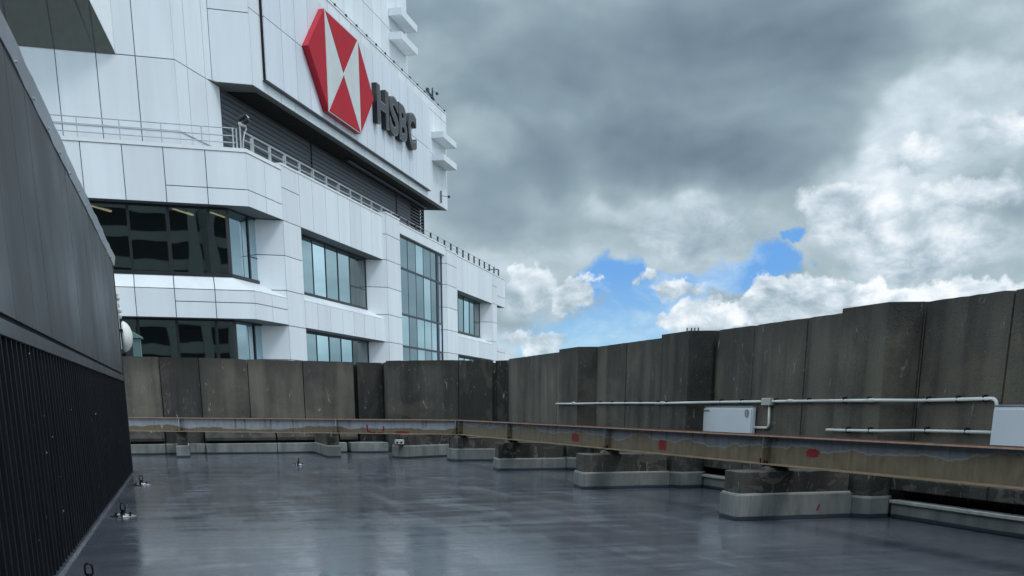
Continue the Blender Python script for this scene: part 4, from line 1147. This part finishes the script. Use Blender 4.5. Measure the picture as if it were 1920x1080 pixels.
# ------------------------------------------------------------------ lettering
lt = thing('wall_lettering', SF(29, -1.2, 21.4), 'four black raised letters on the white wall right of the emblem', 'sign')
def letter(ch, s0, s1, z0, z1, o0, o1):
    def glyph(offset):
        cu = bpy.data.curves.new('letter', 'FONT'); cu.body = ch; cu.size = 1; cu.extrude = .5; cu.offset = offset; cu.resolution_u = 6
        tmp = bpy.data.objects.new('tmp', cu); COL.objects.link(tmp)
        bpy.context.view_layer.update()
        me = bpy.data.meshes.new_from_object(tmp.evaluated_get(bpy.context.evaluated_depsgraph_get()))
        bpy.data.objects.remove(tmp)
        return me
    big = glyph(.040)
    xs_ = [v.co.x for v in big.vertices]; ys_ = [v.co.y for v in big.vertices]
    x0, x1, y0, y1 = min(xs_), max(xs_), min(ys_), max(ys_)
    org = Vector(lt['o'])
    def place(me, a0, a1, parent, name, mats):
        for v in me.vertices:
            a = s0 + (v.co.x - x0) / (x1 - x0) * (s1 - s0); b = z0 + (v.co.y - y0) / (y1 - y0) * (z1 - z0)
            v.co = Vector(SF(a, a0 + (v.co.z + .5) * (a1 - a0), b)) - org
        ob = bpy.data.objects.new(name, me); COL.objects.link(ob); ob.parent = parent
        for q in mats: me.materials.append(M[q])
        for p in me.polygons:
            p.material_index = 0 if p.normal.dot(Vector((NN.x, NN.y, 0))) > .8 else 1
        return ob
    body = place(big, o0, o1, lt, 'letter', ('letter_rim', 'letter_side'))
    place(glyph(.018), o1 + .002, o1 + .02, body, 'face', ('letter', 'letter_side'))
zl0, zl1 = 21.36, 23.92
M['letter_rim'] = plain('letter_rim', (.22, .22, .23), .4)
for ch, a, b in (('H', 23.66, 26.22), ('S', 26.42, 28.46), ('B', 28.62, 30.54), ('C', 30.86, 32.95)):
    e = .05 if ch in 'SC' else 0
    letter(ch, a, b, zl0 - e, zl1 + e, -1.38, -1.0)

# ------------------------------------------------------------------ railings
rl = thing('terrace_railing', (-5, 60.4, 14.4), 'pale thin railing on top of the left bay parapet', 'railing')
TR_ = TL(60.35)
k = MB()
for x in (-9.96, -7.94, -5.95, -3.96, -1.95, .06, 2.05): MB().tube([TR_(x, 0, 14.45), TR_(x, 0, 15.46)], .028, 8).build('post', 'rail', rl)
for z in (15.46, 15.10, 14.78): MB().tube([TR_(-14, 0, z), TR_(3.72, 0, z)], .026, 8).build('rail_bar', 'rail', rl)
for x in (3.62, 3.80): MB().tube([TR_(x, 0, 14.45), TR_(x, 0, 15.46)], .04, 8).build('post', 'rail', rl)
rl2 = thing('terrace_railing', SF(12, -.3, 14.6), 'grey railing with flat double posts in front of the dark louvres', 'railing')
MB().box(.55, 24.5, -.34, -.26, 15.34, 15.40, TE).build('rail_bar', 'rail', rl2)
MB().box(.55, 24.5, -.32, -.28, 14.98, 15.03, TE).build('rail_bar', 'rail', rl2)
for i, s in enumerate((1.45, 3.55, 5.5, 7.5, 9.5, 11.55, 13.6, 15.65, 17.7, 19.7, 21.8, 23.9)):
    MB().box(s - .06, s + .06, -.36, -.24, 14.45, 15.34, TE).build('post', 'rail', rl2)
    if i % 2 == 0 and i < 8: MB().box(s + .25, s + .40, -.55, -.45, 14.45, 15.32, TE).build('post', 'rail', rl2)
rl3 = thing('terrace_railing', SF(45, -.3, 14.6), 'dark railing with evenly spaced posts along the far roof edge against the sky', 'railing')
MB().box(24.6, 58.6, -.32, -.28, 15.36, 15.39, TE).build('rail_bar', 'rail', rl3)
MB().box(24.6, 58.6, -.31, -.29, 15.05, 15.08, TE).build('rail_bar', 'rail', rl3)
s = 25.8
while s < 59:
    MB().box(s - .07, s + .07, -.36, -.24, 14.55, 15.40, TE).build('post', 'rail_dark', rl3); s += 2.05
for s0, o1 in ((58.55, -3.0),): MB().box(s0 - .05, s0 + .05, o1, -.33, 15.34, 15.42, TE).build('rail_bar', 'rail_dark', rl3)

# flood camera on the bay corner
fc = thing('security_camera', (4.15, 60.3, 14.45), 'security camera with white curved cable on a post at the terrace corner', 'camera')
MB().tube([(4.0, 60.35, 14.45), (4.0, 60.35, 15.62)], .045, 8).build('post', 'rail', fc)
MB().tube([(4.10, 60.3, 14.45), (4.13, 60.3, 14.9), (4.2, 60.3, 15.2), (4.32, 60.3, 15.45), (4.30, 60.3, 15.6)], .03, 8).build('cable', 'pvc', fc, smooth=True)
sphere((4.02, 60.3, 15.70), .10, 'swivel_ball', 'pvc', fc)
MB().tube([(4.0, 60.28, 15.66), (4.32, 60.25, 15.58)], .06, 8).build('arm', 'pvc', fc)
MB().tube([(3.95, 60.25, 15.84), (4.35, 60.15, 16.10)], [.12, .10], 10).build('camera_body', 'clip', fc)
MB().tube([(4.22, 60.2, 15.72), (4.45, 60.1, 15.86)], [.11, .13], 10).build('lamp_head', 'clip', fc)
MB().tube([(4.28, 60.16, 16.14), (4.48, 60.1, 15.94)], .03, 8).build('bracket', 'pvc', fc)

# anemometer-like device on the roof corner and camera boom below the box
an = thing('weather_sensor', SF(40.5, -1.8, ZS1), 'small dark sensor mast standing on the roof corner above the letters', 'sensor')
MB().tube([SF(40.3, -1.8, ZS1 + .09), SF(40.3, -1.8, ZS1 + 1.25)], [.12, .05], 8).build('mast', 'clip', an)
MB().tube([SF(38.9, -1.8, ZS1 + .62), SF(40.7, -1.8, ZS1 + .45)], .09, 8).build('arm', 'rail_dark', an)
MB().box(38.7, 39.1, -1.9, -1.7, ZS1 + .55, ZS1 + .85, TE).build('sensor_head', 'rail_dark', an)
MB().tube([SF(40.5, -1.8, ZS1 + 1.05), SF(41.6, -1.8, ZS1 + 1.15)], .018, 6).build('boom', 'clip', an)
sphere(SF(41.7, -1.8, ZS1 + 1.16), .13, 'tip_ball', 'clip', an, 8)
bc = thing('boom_camera', SF(42, -1.4, 19.2), 'tiny dark camera on a short arm at the lower right corner of the sign storey', 'camera')
MB().tube([SF(41.4, -1.5, 19.0), SF(41.4, -1.5, 20.0)], .07, 8).build('mast', 'rail_dark', bc)
MB().tube([SF(41.4, -1.5, 19.6), SF(42.3, -1.1, 19.65)], .03, 6).build('arm', 'rail_dark', bc)
sphere(SF(42.4, -1.05, 19.66), .12, 'camera_head', 'clip', bc, 8)

# ------------------------------------------------------------------ buildings behind the viewer (seen only as reflections)
def banded(name, x0, x1, y0, y1, zt, label, step=3.9, bays=(), sp=2.0):
    t = thing(name, ((x0 + x1) / 2, (y0 + y1) / 2, -45), label, 'building', 'towers behind the viewer')
    MB().box(x0, x1, y0, y1, -45, zt).build('window_band', 'far_glass', t)
    mb = MB(); z = -44
    while z < zt: mb.box(x0 - .4, x1 + .4, y0 - .4, y1 + .4, z, z + sp); z += step
    mb.build('spandrel', 'far_wall', t)
    mb = MB()
    for x in bays: mb.box(x - 1.3, x + 1.3, y1 + .3, y1 + .9, -45, zt)
    mb.build('pier', 'far_wall', t)
banded('banded_tower', -70, 5.6, -150, -118, 66, 'wide grey banded office tower mirrored in the bay windows', 5.6, (-58, -36, -13.5, 4.0))
banded('banded_tower', 5.9, 30, -146, -122, 58, 'second banded block joined to the wide tower, mirrored beside it', 5.6, (7.2, 15.5, 24))

for o_ in COL.objects:
    if 'o' in o_: del o_['o']
